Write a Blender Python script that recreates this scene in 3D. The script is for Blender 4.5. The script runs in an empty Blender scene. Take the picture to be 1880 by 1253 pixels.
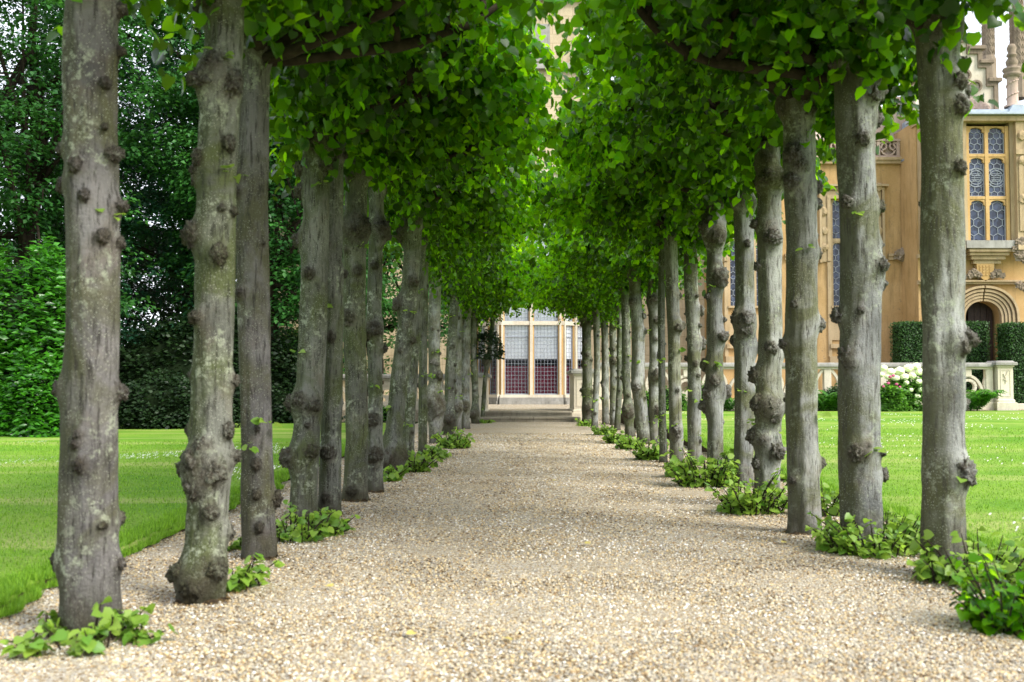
import bpy, math, random
import numpy as np
from mathutils import Vector, Matrix, noise
R = math.radians
random.seed(7); RNG = np.random.default_rng(11)
scn = bpy.context.scene
COL = scn.collection
F = 1900.0; CH = 0.9; PITCH = math.atan(83.5/F)
SP, CP = math.sin(PITCH), math.cos(PITCH)

def P(px, py, Y):
    """world point at depth Y seen at photo pixel (px,py)"""
    u = (px-940)/F; v = (626.5-py)/F
    fw = CP - SP*v; up = SP + CP*v
    return Vector((u*Y/fw, Y, CH + up/fw*Y))
def X(px, Y, py=640): return P(px, py, Y).x
def Z(py, Y): return P(940, py, Y).z
def depth(py, zg=0.0):
    v = (626.5-py)/F
    fw = CP - SP*v; up = SP + CP*v
    return (zg-CH)*fw/up

# ---------------------------------------------------------------- objects
def tag(o, label=None, cat=None, group=None, kind=None):
    if label: o['label'] = label
    if cat: o['category'] = cat
    if group: o['group'] = group
    if kind: o['kind'] = kind
    return o
def empty(name, loc=(0,0,0), **k):
    o = bpy.data.objects.new(name, None); COL.objects.link(o); o.location = loc
    o.empty_display_size = .2
    return tag(o, **k)
def link(name, me, mat, parent=None, loc=None, **k):
    o = bpy.data.objects.new(name, me); COL.objects.link(o)
    if mat is not None and not me.materials: me.materials.append(mat)
    if parent is not None:
        o.parent = parent
        if loc is None: o.location = [-c for c in wloc(parent)]   # geometry is in world coordinates
        else: o.location = loc
    elif loc is not None: o.location = loc
    return tag(o, **k)
def wloc(o):
    l = Vector(o.location)
    while o.parent: o = o.parent; l = l + Vector(o.location)
    return l

class MB:
    def __init__(s): s.v = []; s.f = []
    def quad(s, *p):
        n = len(s.v); s.v += [tuple(q) for q in p]; s.f.append(tuple(range(n, n+len(p)))); return s
    def box(s, x0, x1, y0, y1, z0, z1, b=0.0):
        if x0 > x1: x0, x1 = x1, x0
        if z0 > z1: z0, z1 = z1, z0
        n = len(s.v)
        if b <= 0:
            s.v += [(x0,y0,z0),(x1,y0,z0),(x1,y1,z0),(x0,y1,z0),(x0,y0,z1),(x1,y0,z1),(x1,y1,z1),(x0,y1,z1)]
            s.f += [tuple(n+i for i in q) for q in ((0,3,2,1),(4,5,6,7),(0,1,5,4),(1,2,6,5),(2,3,7,6),(3,0,4,7))]
        else:
            # chamfered in plan and top
            pl = [(x0+b,y0),(x1-b,y0),(x1,y0+b),(x1,y1-b),(x1-b,y1),(x0+b,y1),(x0,y1-b),(x0,y0+b)]
            cx, cy = (x0+x1)/2, (y0+y1)/2
            for z, k in ((z0,0),(z1-b,0),(z1,b)):
                for (a, c) in pl: s.v.append((a+(k if a<cx else -k), c+(k if c<cy else -k), z))
            for L in (0,8):
                for i in range(8): s.f.append((n+L+i, n+L+(i+1)%8, n+L+8+(i+1)%8, n+L+8+i))
            s.f.append(tuple(n+16+i for i in range(8))); s.f.append(tuple(n+7-i for i in range(8)))
        return s
    def prism(s, pts, y0, y1):
        """polygon pts (x,z) extruded in y"""
        n = len(s.v); k = len(pts)
        s.v += [(x,y0,z) for x,z in pts] + [(x,y1,z) for x,z in pts]
        s.f.append(tuple(n+i for i in range(k))); s.f.append(tuple(n+2*k-1-i for i in range(k)))
        for i in range(k): s.f.append((n+i, n+k+i, n+k+(i+1)%k, n+(i+1)%k))
        return s
    def bar(s, p, q, w, d=None):
        """thin square bar from p to q in an xz plane"""
        p, q = Vector(p), Vector(q); t = (q-p)
        if t.length < 1e-6: return s
        t.normalize(); a = t.cross(Vector((0,1,0)))
        if a.length < 1e-4: a = Vector((1,0,0))
        a.normalize(); b = t.cross(a).normalized(); d = d or w
        n = len(s.v)
        for c in (p, q):
            for i, j in ((-1,-1),(1,-1),(1,1),(-1,1)): s.v.append(tuple(c + a*(w/2*i) + b*(d/2*j)))
        s.f += [tuple(n+i for i in z) for z in ((0,1,5,4),(1,2,6,5),(2,3,7,6),(3,0,4,7),(0,3,2,1),(4,5,6,7))]
        return s
    def tube(s, pts, rad, seg=8, rough=0.0, sd=0.0, cap=True):
        n0 = len(s.v); pts = [Vector(p) for p in pts]
        m = len(pts)
        for i, p in enumerate(pts):
            t = (pts[min(i+1,m-1)] - pts[max(i-1,0)]).normalized()
            a = t.cross(Vector((0,1,0)) if abs(t.y) < .8 else Vector((1,0,0))).normalized(); b = t.cross(a)
            for k in range(seg):
                th = 2*math.pi*k/seg; d = a*math.cos(th)+b*math.sin(th)
                r = rad[i]
                if rough: r *= 1 + rough*noise.noise((p + d*r)*9 + Vector((sd,0,0)))
                s.v.append(tuple(p + d*r))
        for i in range(m-1):
            for k in range(seg):
                a0 = n0+i*seg+k; a1 = n0+i*seg+(k+1)%seg
                s.f.append((a0, a1, a1+seg, a0+seg))
        if cap:
            s.f.append(tuple(n0+seg-1-k for k in range(seg))); s.f.append(tuple(n0+(m-1)*seg+k for k in range(seg)))
        return s
    def lathe(s, c, prof, seg=16):
        n0 = len(s.v); cx, cy, cz = c
        for (r, z) in prof:
            for k in range(seg):
                th = 2*math.pi*k/seg; s.v.append((cx+r*math.cos(th), cy+r*math.sin(th), cz+z))
        for i in range(len(prof)-1):
            for k in range(seg):
                a0 = n0+i*seg+k; a1 = n0+i*seg+(k+1)%seg
                s.f.append((a0, a1, a1+seg, a0+seg))
        s.f.append(tuple(n0+(len(prof)-1)*seg+k for k in range(seg)))
        return s
    def lump(s, c, r, sd=0, sub=2, rough=.35, fr=2.2, sq=(1,1,1)):
        vs, fs = ico(sub); n = len(s.v)
        for v in vs:
            d = 1 + rough*noise.noise(v*fr + Vector((sd,0,0))) + rough*.5*noise.noise(v*fr*2.7 + Vector((0,sd,0)))
            s.v.append((c[0]+v.x*r*d*sq[0], c[1]+v.y*r*d*sq[1], c[2]+v.z*r*d*sq[2]))
        s.f += [tuple(n+i for i in f) for f in fs]
        return s
    def mesh(s, name, smooth=False):
        me = bpy.data.meshes.new(name); me.from_pydata(s.v, [], s.f); me.update()
        if smooth: me.polygons.foreach_set('use_smooth', [True]*len(me.polygons))
        return me
    def build(s, name, mat, parent=None, smooth=False, **k):
        return link(name, s.mesh(name, smooth), mat, parent, **k)

_ico = {}
def ico(sub):
    if sub in _ico: return _ico[sub]
    import bmesh
    bm = bmesh.new(); bmesh.ops.create_icosphere(bm, subdivisions=sub, radius=1)
    r = ([v.co.copy() for v in bm.verts], [[v.index for v in f.verts] for f in bm.faces]); bm.free()
    _ico[sub] = r; return r

def np_mesh(name, verts, faces, attrs=None, smooth=False):
    """verts (n,3); faces (m,k) int"""
    me = bpy.data.meshes.new(name)
    n = len(verts); m, k = faces.shape
    me.vertices.add(n); me.vertices.foreach_set('co', np.ascontiguousarray(verts, dtype=np.float32).ravel())
    me.loops.add(m*k); me.loops.foreach_set('vertex_index', np.ascontiguousarray(faces, dtype=np.int32).ravel())
    me.polygons.add(m); me.polygons.foreach_set('loop_start', np.arange(0, m*k, k, dtype=np.int32))
    try: me.polygons.foreach_set('loop_total', np.full(m, k, dtype=np.int32))
    except Exception: pass
    me.update(calc_edges=True)
    if smooth: me.polygons.foreach_set('use_smooth', np.ones(m, dtype=bool))
    for an, av in (attrs or {}).items():
        a = me.attributes.new(an, 'FLOAT', 'POINT'); a.data.foreach_set('value', np.ascontiguousarray(av, dtype=np.float32))
    return me
def unit(a): return a/np.maximum(np.linalg.norm(a, axis=1, keepdims=True), 1e-9)

# leaf templates: x across, y along, z normal
LIME = (np.array([(0,0,0),(.0,.5,-.06),(0,1.0,-.22), (-.36,-.08,.07),(-.55,.28,.05),(-.36,.70,-.04),
                  (.36,-.08,.07),(.55,.28,.05),(.36,.70,-.04)]),
        np.array([(0,1,4,3),(1,2,5,4),(0,6,7,1),(1,7,8,2)]))
NARROW = (np.array([(0,0,0),(0,.5,-.03),(0,1,-.15),(-.22,.4,.06),(.22,.4,.06)]),
          np.array([(0,1,3),(1,2,3),(0,4,1),(1,4,2)]))
SIMPLE = (np.array([(0,0,0),(-.36,.45,.07),(0,1,-.1),(.36,.45,.07)]), np.array([(0,2,1),(0,3,2)]))
def leaf_mesh(name, pos, tip, nrm, size, tmpl, tint=None):
    T, Fc = tmpl; N = len(pos); k = len(T)
    y = unit(tip); z = unit(nrm - y*np.sum(nrm*y, axis=1, keepdims=True)); x = np.cross(y, z)
    curl = RNG.uniform(.4, 2.2, N)[:,None,None]
    V = pos[:,None,:] + size[:,None,None]*(x[:,None,:]*T[None,:,0,None] + y[:,None,:]*T[None,:,1,None] + z[:,None,:]*T[None,:,2,None]*curl)
    faces = (Fc[None,:,:] + (np.arange(N)*k)[:,None,None]).reshape(-1, Fc.shape[1])
    if tint is None: tint = RNG.random(N)
    return np_mesh(name, V.reshape(-1,3), faces, {'tint': np.repeat(tint, k)}, smooth=False)

# ---------------------------------------------------------------- materials
class NT:
    def __init__(s, name):
        s.m = bpy.data.materials.new(name); s.m.use_nodes = True; s.t = s.m.node_tree; s.t.nodes.clear()
        s.out = s.n('ShaderNodeOutputMaterial')
    def n(s, typ, **k):
        nd = s.t.nodes.new(typ)
        for a, b in k.items():
            if hasattr(nd, a): setattr(nd, a, b)
        return nd
    def l(s, a, b): s.t.links.new(a, b)
    def val(s, sock, v):
        if hasattr(v, 'is_linked') or isinstance(v, bpy.types.NodeSocket): s.l(v, sock)
        else:
            if isinstance(v, (tuple, list)) and len(v) == 3 and sock.type == 'RGBA': v = (*v, 1)
            sock.default_value = v
    def coord(s, kind='Object', scale=(1,1,1), rnd=False):
        c = s.n('ShaderNodeTexCoord'); o = c.outputs[kind]
        if rnd:
            oi = s.n('ShaderNodeObjectInfo'); mu = s.n('ShaderNodeMath', operation='MULTIPLY'); s.l(oi.outputs['Random'], mu.inputs[0]); mu.inputs[1].default_value = 57.0
            ad = s.n('ShaderNodeVectorMath', operation='ADD'); s.l(o, ad.inputs[0]); s.l(mu.outputs[0], ad.inputs[1]); o = ad.outputs[0]
        if scale != (1,1,1):
            mp = s.n('ShaderNodeVectorMath', operation='MULTIPLY'); s.l(o, mp.inputs[0]); mp.inputs[1].default_value = scale; o = mp.outputs[0]
        return o
    def noise(s, v, scale, detail=4, rough=.55, dist=0, out=0):
        n = s.n('ShaderNodeTexNoise'); s.l(v, n.inputs['Vector']); n.inputs['Scale'].default_value = scale
        n.inputs['Detail'].default_value = detail; n.inputs['Roughness'].default_value = rough; n.inputs['Distortion'].default_value = dist
        return n.outputs[out]
    def vor(s, v, scale, feature='F1', out='Distance', rand=1.0):
        n = s.n('ShaderNodeTexVoronoi', feature=feature); s.l(v, n.inputs['Vector']); n.inputs['Scale'].default_value = scale
        n.inputs['Randomness'].default_value = rand
        return n.outputs[out]
    def ramp(s, f, stops, interp='LINEAR'):
        r = s.n('ShaderNodeValToRGB'); s.l(f, r.inputs[0]); e = r.color_ramp.elements; r.color_ramp.interpolation = interp
        while len(e) < len(stops): e.new(.5)
        for i, (p, c) in enumerate(stops):
            e[i].position = p
            if isinstance(c, (int, float)): c = (c,c,c)
            e[i].color = (*c, 1)
        return r.outputs[0]
    def mix(s, f, a, b, mode='MIX'):
        m = s.n('ShaderNodeMixRGB', blend_type=mode); s.val(m.inputs[0], f); s.val(m.inputs[1], a); s.val(m.inputs[2], b); return m.outputs[0]
    def math(s, op, a, b=0.0):
        m = s.n('ShaderNodeMath', operation=op); s.val(m.inputs[0], a); s.val(m.inputs[1], b); return m.outputs[0]
    def attr(s, name, out='Fac'):
        a = s.n('ShaderNodeAttribute'); a.attribute_name = name; return a.outputs[out]
    def bump(s, h, strength=.5, dist=.02, nrm=None):
        b = s.n('ShaderNodeBump'); s.l(h, b.inputs['Height']); b.inputs['Strength'].default_value = strength; b.inputs['Distance'].default_value = dist
        if nrm: s.l(nrm, b.inputs['Normal'])
        return b.outputs[0]
    def pbr(s, col, rough=.8, spec=.3, nrm=None, metal=0):
        p = s.n('ShaderNodeBsdfPrincipled'); s.val(p.inputs['Base Color'], col); s.val(p.inputs['Roughness'], rough)
        p.inputs['Specular IOR Level'].default_value = spec; p.inputs['Metallic'].default_value = metal
        if nrm: s.l(nrm, p.inputs['Normal'])
        return p.outputs[0]
    def done(s, sh): s.l(sh, s.out.inputs[0]); return s.m

def leaf_mat(name, dark, light, trans, tfac=.4, rough=.42, spec=.4):
    t = NT(name); a = t.attr('tint')
    oi = t.n('ShaderNodeObjectInfo')
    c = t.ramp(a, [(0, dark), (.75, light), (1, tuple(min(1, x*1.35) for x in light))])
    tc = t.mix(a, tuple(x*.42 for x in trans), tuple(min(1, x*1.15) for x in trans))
    p = t.pbr(c, rough, spec)
    tr = t.n('ShaderNodeBsdfTranslucent'); t.l(tc, tr.inputs[0])
    mx = t.n('ShaderNodeMixShader'); t.l(t.math('ADD', t.math('MULTIPLY', a, tfac*1.1), tfac*.45), mx.inputs[0]); t.l(p, mx.inputs[1]); t.l(tr.outputs[0], mx.inputs[2])
    return t.done(mx.outputs[0])

def bark_mat(name, base, dark, green, lichen=.5):
    t = NT(name); v = t.coord('Object', rnd=True)
    vs = t.n('ShaderNodeVectorMath', operation='MULTIPLY'); t.l(v, vs.inputs[0]); vs.inputs[1].default_value = (1,1,.13); vs = vs.outputs[0]
    big = t.noise(v, 2.2, 5, .6)
    col = t.mix(t.ramp(big, [(.36,0),(.62,1)]), tuple(c*.50 for c in base), tuple(min(1,c*1.32) for c in base))  # tone mottling, contrast widened to paint in lit patches on the bark
    # brownish and violet-grey patches
    col = t.mix(t.ramp(t.noise(v, 4.5, 4, .6, .4), [(.54,0),(.68,.45)]), col, (base[0]*.85, base[1]*.68, base[2]*.52))
    col = t.mix(t.ramp(t.noise(v, 2.3, 5, .65, .8, 0), [(.46,0),(.62,.85)]), col, green)
    # algae green on every trunk's left side, darkened to paint in shade there
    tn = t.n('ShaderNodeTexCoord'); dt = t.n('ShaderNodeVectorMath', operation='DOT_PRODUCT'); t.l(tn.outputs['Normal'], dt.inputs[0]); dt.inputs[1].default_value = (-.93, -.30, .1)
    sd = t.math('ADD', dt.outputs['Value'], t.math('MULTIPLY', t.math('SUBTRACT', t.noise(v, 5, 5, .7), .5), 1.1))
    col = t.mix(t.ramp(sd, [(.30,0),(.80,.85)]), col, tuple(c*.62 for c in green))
    # fine vertical fissures
    fis = t.noise(vs, 58, 6, .72, .25)
    col = t.mix(t.ramp(fis, [(.38,.85),(.49,0)]), col, dark)
    # pale lichen specks
    sp = t.vor(v, 100); msk = t.noise(v, 6, 3)
    spk = t.math('MULTIPLY', t.ramp(sp, [(.10,1),(.27,0)]), t.ramp(msk, [(.36,0),(.56,1)]))
    col = t.mix(t.math('MULTIPLY', spk, lichen), col, (.50,.52,.44))
    bl = t.noise(v, 26, 4, .75); bls = t.math('MULTIPLY', t.ramp(bl, [(.52,0),(.62,1)]), t.ramp(t.noise(v, 3.4, 2), [(.5,0),(.6,1)]))
    col = t.mix(t.math('MULTIPLY', bls, lichen*.8), col, (.42,.46,.36))
    oi = t.n('ShaderNodeObjectInfo')     # every tree has its own cast
    col = t.mix(t.math('MULTIPLY', t.math('SUBTRACT', 1.0, oi.outputs['Random']), .40), col, t.mix(1.0, col, (.90,.92,.68), 'MULTIPLY'))
    col = t.mix(t.math('MULTIPLY', oi.outputs['Random'], .28), col, t.mix(1.0, col, (.60,.66,.60), 'MULTIPLY'))
    # burrs and roots
    b = t.attr('burr')
    bn = t.noise(v, 46, 5, .75, .5)
    col = t.mix(b, col, t.ramp(bn, [(.28,(.012,.009,.005)),(.42,(.055,.042,.028)),(.56,(.115,.098,.070)),(.78,tuple(c*1.1 for c in base))]))
    # damp dark foot: stain near the soil
    sep = t.n('ShaderNodeSeparateXYZ'); tc = t.n('ShaderNodeTexCoord'); t.l(tc.outputs['Object'], sep.inputs[0])
    ft = t.math('ADD', sep.outputs['Z'], t.math('MULTIPLY', t.noise(v, 7, 3), .22))
    col = t.mix(t.ramp(ft, [(.12,.8),(.34,0)]), col, (.05,.045,.028))
    h = t.math('ADD', t.math('MULTIPLY', fis, .8), t.math('MULTIPLY', t.noise(v, 90, 3, .7), .5))
    h = t.math('ADD', h, t.math('MULTIPLY', t.math('MULTIPLY', bn, b), 3.0))
    n = t.bump(h, .9, .02)
    return t.done(t.pbr(col, .85, .2, n))

def stone_mat(name, c1, c2, dirt=.35, scale=1.0, bump=.3, blocks=None):
    t = NT(name); v = t.coord('Object')
    col = t.mix(t.ramp(t.noise(v, 1.1*scale, 6, .65, .3), [(.32,0),(.68,1)]), c1, c2)
    st = t.coord('Object', (3,3,.35)); s1 = t.noise(st, 1.6*scale, 5, .7)
    col = t.mix(t.math('MULTIPLY', t.ramp(s1, [(.5,0),(.72,1)]), dirt), col, (c1[0]*.28, c1[1]*.3, c1[2]*.33))
    g = t.noise(v, 38, 4, .7)
    col = t.mix(.35, col, t.ramp(g, [(.3,.35),(.7,1.0)]), 'MULTIPLY')
    sp = t.noise(v, 9*scale, 4, .8)
    col = t.mix(t.ramp(sp, [(.6,0),(.7,dirt)]), col, (.13,.12,.10))
    if blocks:
        br = t.n('ShaderNodeTexBrick'); sx = t.n('ShaderNodeSeparateXYZ'); t.l(v, sx.inputs[0]); cb = t.n('ShaderNodeCombineXYZ'); t.l(sx.outputs['X'], cb.inputs[0]); t.l(sx.outputs['Z'], cb.inputs[1]); t.l(cb.outputs[0], br.inputs[0])
        br.inputs['Scale'].default_value = 1; br.inputs['Brick Width'].default_value = blocks[0]; br.inputs['Row Height'].default_value = blocks[1]; br.inputs['Mortar Size'].default_value = .008
        br.inputs['Color1'].default_value = (1,1,1,1); br.inputs['Color2'].default_value = (.88,.88,.86,1); br.inputs['Mortar'].default_value = (.6,.57,.5,1)
        col = t.mix(1.0, col, br.outputs['Color'], 'MULTIPLY')
    return t.done(t.pbr(col, .85, .2, t.bump(t.math('ADD', g, sp), bump, .015)))

def plain(name, col, rough=.6, spec=.3, metal=0, var=.25, sc=6, bump=.2):
    t = NT(name); v = t.coord('Object'); n = t.noise(v, sc, 5, .65)
    c = t.mix(t.ramp(n, [(.3,0),(.7,1)]), tuple(x*(1-var) for x in col), tuple(min(1,x*(1+var)) for x in col))
    return t.done(t.pbr(c, rough, spec, t.bump(n, bump, .01), metal))

M = {}
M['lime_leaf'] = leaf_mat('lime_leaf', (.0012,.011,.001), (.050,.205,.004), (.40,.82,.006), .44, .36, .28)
M['shoot_leaf'] = leaf_mat('shoot_leaf', (.08,.20,.015), (.26,.40,.06), (.34,.56,.05), .40, .45, .4)
M['tree_leaf'] = leaf_mat('tree_leaf', (.008,.045,.012), (.045,.165,.028), (.08,.26,.03), .3, .45, .3)
M['blue_leaf'] = leaf_mat('blue_leaf', (.008,.040,.022), (.035,.13,.06), (.05,.20,.05), .3, .45, .3)
M['laurel_leaf'] = leaf_mat('laurel_leaf', (.008,.05,.005), (.05,.22,.010), (.10,.34,.02), .25, .3, .45)
M['pale_leaf'] = leaf_mat('pale_leaf', (.08,.16,.03), (.20,.32,.08), (.25,.45,.06), .35, .5, .3)
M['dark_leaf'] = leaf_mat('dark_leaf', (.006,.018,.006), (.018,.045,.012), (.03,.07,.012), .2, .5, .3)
M['box_leaf'] = leaf_mat('box_leaf', (.010,.040,.008), (.040,.12,.018), (.05,.15,.015), .2, .45, .4)
M['fern_leaf'] = leaf_mat('fern_leaf', (.03,.12,.012), (.09,.26,.03), (.14,.40,.03), .4, .5, .3)
M['hyd_leaf'] = leaf_mat('hyd_leaf', (.03,.11,.012), (.12,.28,.03), (.16,.42,.03), .35, .45, .35)
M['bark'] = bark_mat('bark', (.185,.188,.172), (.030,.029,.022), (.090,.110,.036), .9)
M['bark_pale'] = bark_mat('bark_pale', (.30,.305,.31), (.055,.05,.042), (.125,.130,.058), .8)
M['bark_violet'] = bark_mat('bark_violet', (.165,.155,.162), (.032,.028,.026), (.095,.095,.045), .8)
M['limb'] = plain('limb', (.030,.024,.017), .9, .1, var=.5, sc=18, bump=.8)
M['core'] = plain('core', (.010,.018,.007), .95, .05, var=.5)
M['soil'] = plain('soil', (.05,.036,.022), .95, .1, var=.6, sc=30, bump=.8)
M['ochre'] = stone_mat('ochre', (.46,.295,.12), (.57,.385,.185), .6)
M['ochre_trim'] = stone_mat('ochre_trim', (.42,.31,.17), (.54,.42,.26), .55)
M['cream'] = stone_mat('cream', (.52,.42,.27), (.66,.55,.38), .4, blocks=(.75,.34))
M['pale_stone'] = stone_mat('pale_stone', (.62,.55,.42), (.76,.70,.58), .30)
M['gold_stone'] = stone_mat('gold_stone', (.50,.31,.11), (.62,.42,.19), .4)
M['grey_stone'] = stone_mat('grey_stone', (.26,.25,.22), (.42,.41,.38), .5, 2.0)
M['step_stone'] = stone_mat('step_stone', (.23,.20,.14), (.36,.33,.26), .5, 2.0)
M['pink_stone'] = stone_mat('pink_stone', (.44,.32,.26), (.58,.46,.38), .35)
M['brown_stone'] = stone_mat('brown_stone', (.22,.17,.12), (.32,.26,.19), .5, 2.0)
M['lead'] = plain('lead', (.26,.29,.34), .5, .4)
M['lead_roof'] = plain('lead_roof', (.34,.40,.47), .5, .4, var=.2)
M['iron'] = plain('iron', (.022,.022,.03), .45, .5)
M['oak'] = plain('oak', (.03,.018,.012), .6, .3, var=.5, sc=20)
M['blind'] = plain('blind', (.90,.93,.96), .7, .2, var=.04)
M['maroon'] = plain('maroon', (.17,.014,.04), .8, .2, var=.25)
M['room'] = plain('room', (.012,.012,.016), .9, .1)
M['petal'] = plain('petal', (.78,.84,.56), .7, .2, var=.12, sc=30)
M['pink'] = plain('pink', (.50,.10,.22), .7, .2)
def glass_mat():
    t = NT('glass'); tr = t.n('ShaderNodeBsdfTransparent'); tr.inputs[0].default_value = (.96,.97,.98,1)
    gl = t.n('ShaderNodeBsdfGlossy'); gl.inputs['Roughness'].default_value = .06
    n = t.bump(t.noise(t.coord('Object'), 5, 3), .25, .02); t.l(n, gl.inputs['Normal'])
    fr = t.n('ShaderNodeFresnel'); fr.inputs[0].default_value = 1.5
    mx = t.n('ShaderNodeMixShader'); t.l(t.math('MULTIPLY', fr.outputs[0], .8), mx.inputs[0]); t.l(tr.outputs[0], mx.inputs[1]); t.l(gl.outputs[0], mx.inputs[2])
    return t.done(mx.outputs[0])
M['glass'] = glass_mat()
def darkglass_mat():
    t = NT('dark_glass'); v = t.coord('Object')
    q = t.vor(v, 7, out='Color'); g = t.n('ShaderNodeSeparateColor'); t.l(q, g.inputs[0])
    c = t.mix(g.outputs[0], (.006,.010,.022), (.05,.07,.13))
    nb = t.bump(g.outputs[1], .35, .02)
    return t.done(t.pbr(c, .18, .5, nb))
M['dark_glass'] = darkglass_mat()

def gravel_ground():
    t = NT('gravel_ground'); v = t.coord('Object')
    cell = t.vor(v, 120, out='Color'); d = t.vor(v, 120)
    sp = t.n('ShaderNodeSeparateColor'); t.l(cell, sp.inputs[0])
    c = t.ramp(sp.outputs[0], [(0,(.17,.11,.06)),(.15,(.34,.25,.14)),(.35,(.50,.40,.25)),(.55,(.54,.48,.36)),(.72,(.40,.38,.35)),(.86,(.60,.55,.45)),(1,(.80,.77,.70))])
    c = t.mix(1.0, c, t.ramp(d, [(.0,1.15),(.45,1.05),(.8,.5)]), 'MULTIPLY')
    big = t.noise(v, .9, 5, .6); c = t.mix(t.ramp(big, [(.35,.35),(.6,0)]), c, (.36,.27,.15))
    h = t.math('SUBTRACT', 1.0, d)
    return t.done(t.pbr(c, .75, .3, t.bump(h, .9, .012)))
M['gravel_ground'] = gravel_ground()
def stone_bits():
    t = NT('pebbles'); a = t.attr('tint')
    c = t.ramp(a, [(0,(.07,.045,.02)),(.14,(.26,.17,.08)),(.30,(.57,.43,.22)),(.46,(.60,.50,.32)),(.60,(.22,.21,.20)),(.78,(.46,.41,.30)),(.93,(.64,.60,.50)),(1,(.86,.84,.80))])
    return t.done(t.pbr(c, .6, .35, t.bump(t.noise(t.coord('Object'), 160, 2), .3, .002)))
M['pebbles'] = stone_bits()
def lawn_mat():
    t = NT('lawn_grass'); v = t.coord('Object')
    big = t.noise(v, .55, 5, .6, .3); fine = t.noise(t.coord('Object', (1,.45,1)), 55, 4, .75)
    c = t.mix(t.ramp(big, [(.35,0),(.66,1)]), (.105,.27,.012), (.24,.38,.045))
    c = t.mix(t.ramp(t.noise(t.coord('Object', (.16,1,1)), 1.2, 4, .6), [(.48,0),(.64,.65)]), c, (.40,.44,.14))
    c = t.mix(1.0, c, t.ramp(fine, [(.28,.5),(.72,1.3)]), 'MULTIPLY')
    return t.done(t.pbr(c, .8, .15, t.bump(fine, .8, .03)))
M['lawn'] = lawn_mat()
M['blade'] = leaf_mat('blade', (.09,.24,.008), (.24,.42,.04), (.28,.52,.03), .35, .5, .25)
M['daisy'] = plain('daisy', (.8,.8,.72), .7, .2, var=.05)
M['ground'] = plain('ground_soil', (.045,.06,.022), .95, .1, var=.5, sc=3, bump=.6)

# ---------------------------------------------------------------- world, sun, camera
SUN_EL, SUN_AZ = 42, 124     # azimuth of the light source, clockwise from +Y (north): right and a little behind
w = bpy.data.worlds.new('World'); scn.world = w; w.use_nodes = True; nt = w.node_tree; nt.nodes.clear()
wo = nt.nodes.new('ShaderNodeOutputWorld'); bg = nt.nodes.new('ShaderNodeBackground')
sk = nt.nodes.new('ShaderNodeTexSky'); sk.sky_type = 'NISHITA'; sk.sun_disc = False
sk.sun_elevation = R(SUN_EL); sk.sun_rotation = R(SUN_AZ); sk.dust_density = 4; sk.air_density = 1.0; sk.ozone_density = 1
mx = nt.nodes.new('ShaderNodeMixRGB'); mx.inputs[0].default_value = .72; mx.inputs[2].default_value = (9.2, 9.6, 10.4, 1)  # a veil of high cloud
nt.links.new(sk.outputs[0], mx.inputs[1]); nt.links.new(mx.outputs[0], bg.inputs[0]); bg.inputs[1].default_value = .115
nt.links.new(bg.outputs[0], wo.inputs[0])
sl = bpy.data.lights.new('sun', 'SUN'); sl.energy = 3.0; sl.angle = R(28); sl.color = (1, .96, .88)
so = bpy.data.objects.new('sun', sl); COL.objects.link(so); so.location = (10, -10, 20)
az, el = R(SUN_AZ), R(SUN_EL)
so.rotation_euler = Vector((-math.sin(az)*math.cos(el), -math.cos(az)*math.cos(el), -math.sin(el))).to_track_quat('-Z', 'Y').to_euler()
cd = bpy.data.cameras.new('camera'); cam = bpy.data.objects.new('camera', cd); COL.objects.link(cam); scn.camera = cam
cam.location = (0, 0, CH); cam.rotation_euler = (R(90)+PITCH, 0, 0)
cd.sensor_width = 36; cd.lens = F/1880*36; cd.clip_start = .05; cd.clip_end = 2000
cd.dof.use_dof = True; cd.dof.focus_distance = 15.0; cd.dof.aperture_fstop = 3.6
scn.view_settings.view_transform = 'Standard'; scn.view_settings.look = 'None'; scn.view_settings.gamma = 1
scn.view_settings.exposure = .95
scn.cycles.max_bounces = 8; scn.cycles.diffuse_bounces = 4; scn.cycles.transmission_bounces = 5; scn.cycles.transparent_max_bounces = 8
scn.cycles.use_denoising = True

# ---------------------------------------------------------------- ground
def nz(x, y, s=1.0, o=0.0): return noise.noise(Vector((x*s+o, y*s-o, o)))
MB().quad((-900,-300,-.06),(900,-300,-.06),(900,1500,-.06),(-900,1500,-.06)).build('ground', M['ground'], kind='structure')
def left_edge(y): return -1.98 - .015*y + .13*nz(0, y, 1.3, 3) + .09*nz(0, y, 4.3, 9)
def right_edge(y): return 2.50 + .008*y + .10*nz(0, y, 1.1, 5) + .05*nz(0, y, 5, 2)
def lawn_z_left(x, y): return .055 + .02*nz(x, y, .3, 1)
def lawn_z_right(x, y): t = min(max((y-5)/22, 0), 1); return .03 + .22*t*t*(3-2*t) + .02*nz(x, y, .3, 4)
mb = MB(); ys = [-8 + i*.5 for i in range(71)]                           # gravel path sheet
nx = 12
for y in ys:
    for i in range(nx+1):
        x = -2.6 + 5.6*i/nx + .01*y
        mb.v.append((x, y, .010*nz(x, y, 1.6)+.012*nz(x, y, .5, 8) if y < 26 else 0))
for j in range(len(ys)-1):
    for i in range(nx):
        a = j*(nx+1)+i; mb.f.append((a, a+1, a+nx+2, a+nx+1))
mb.build('gravel_path', M['gravel_ground'], smooth=True, kind='structure')
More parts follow.
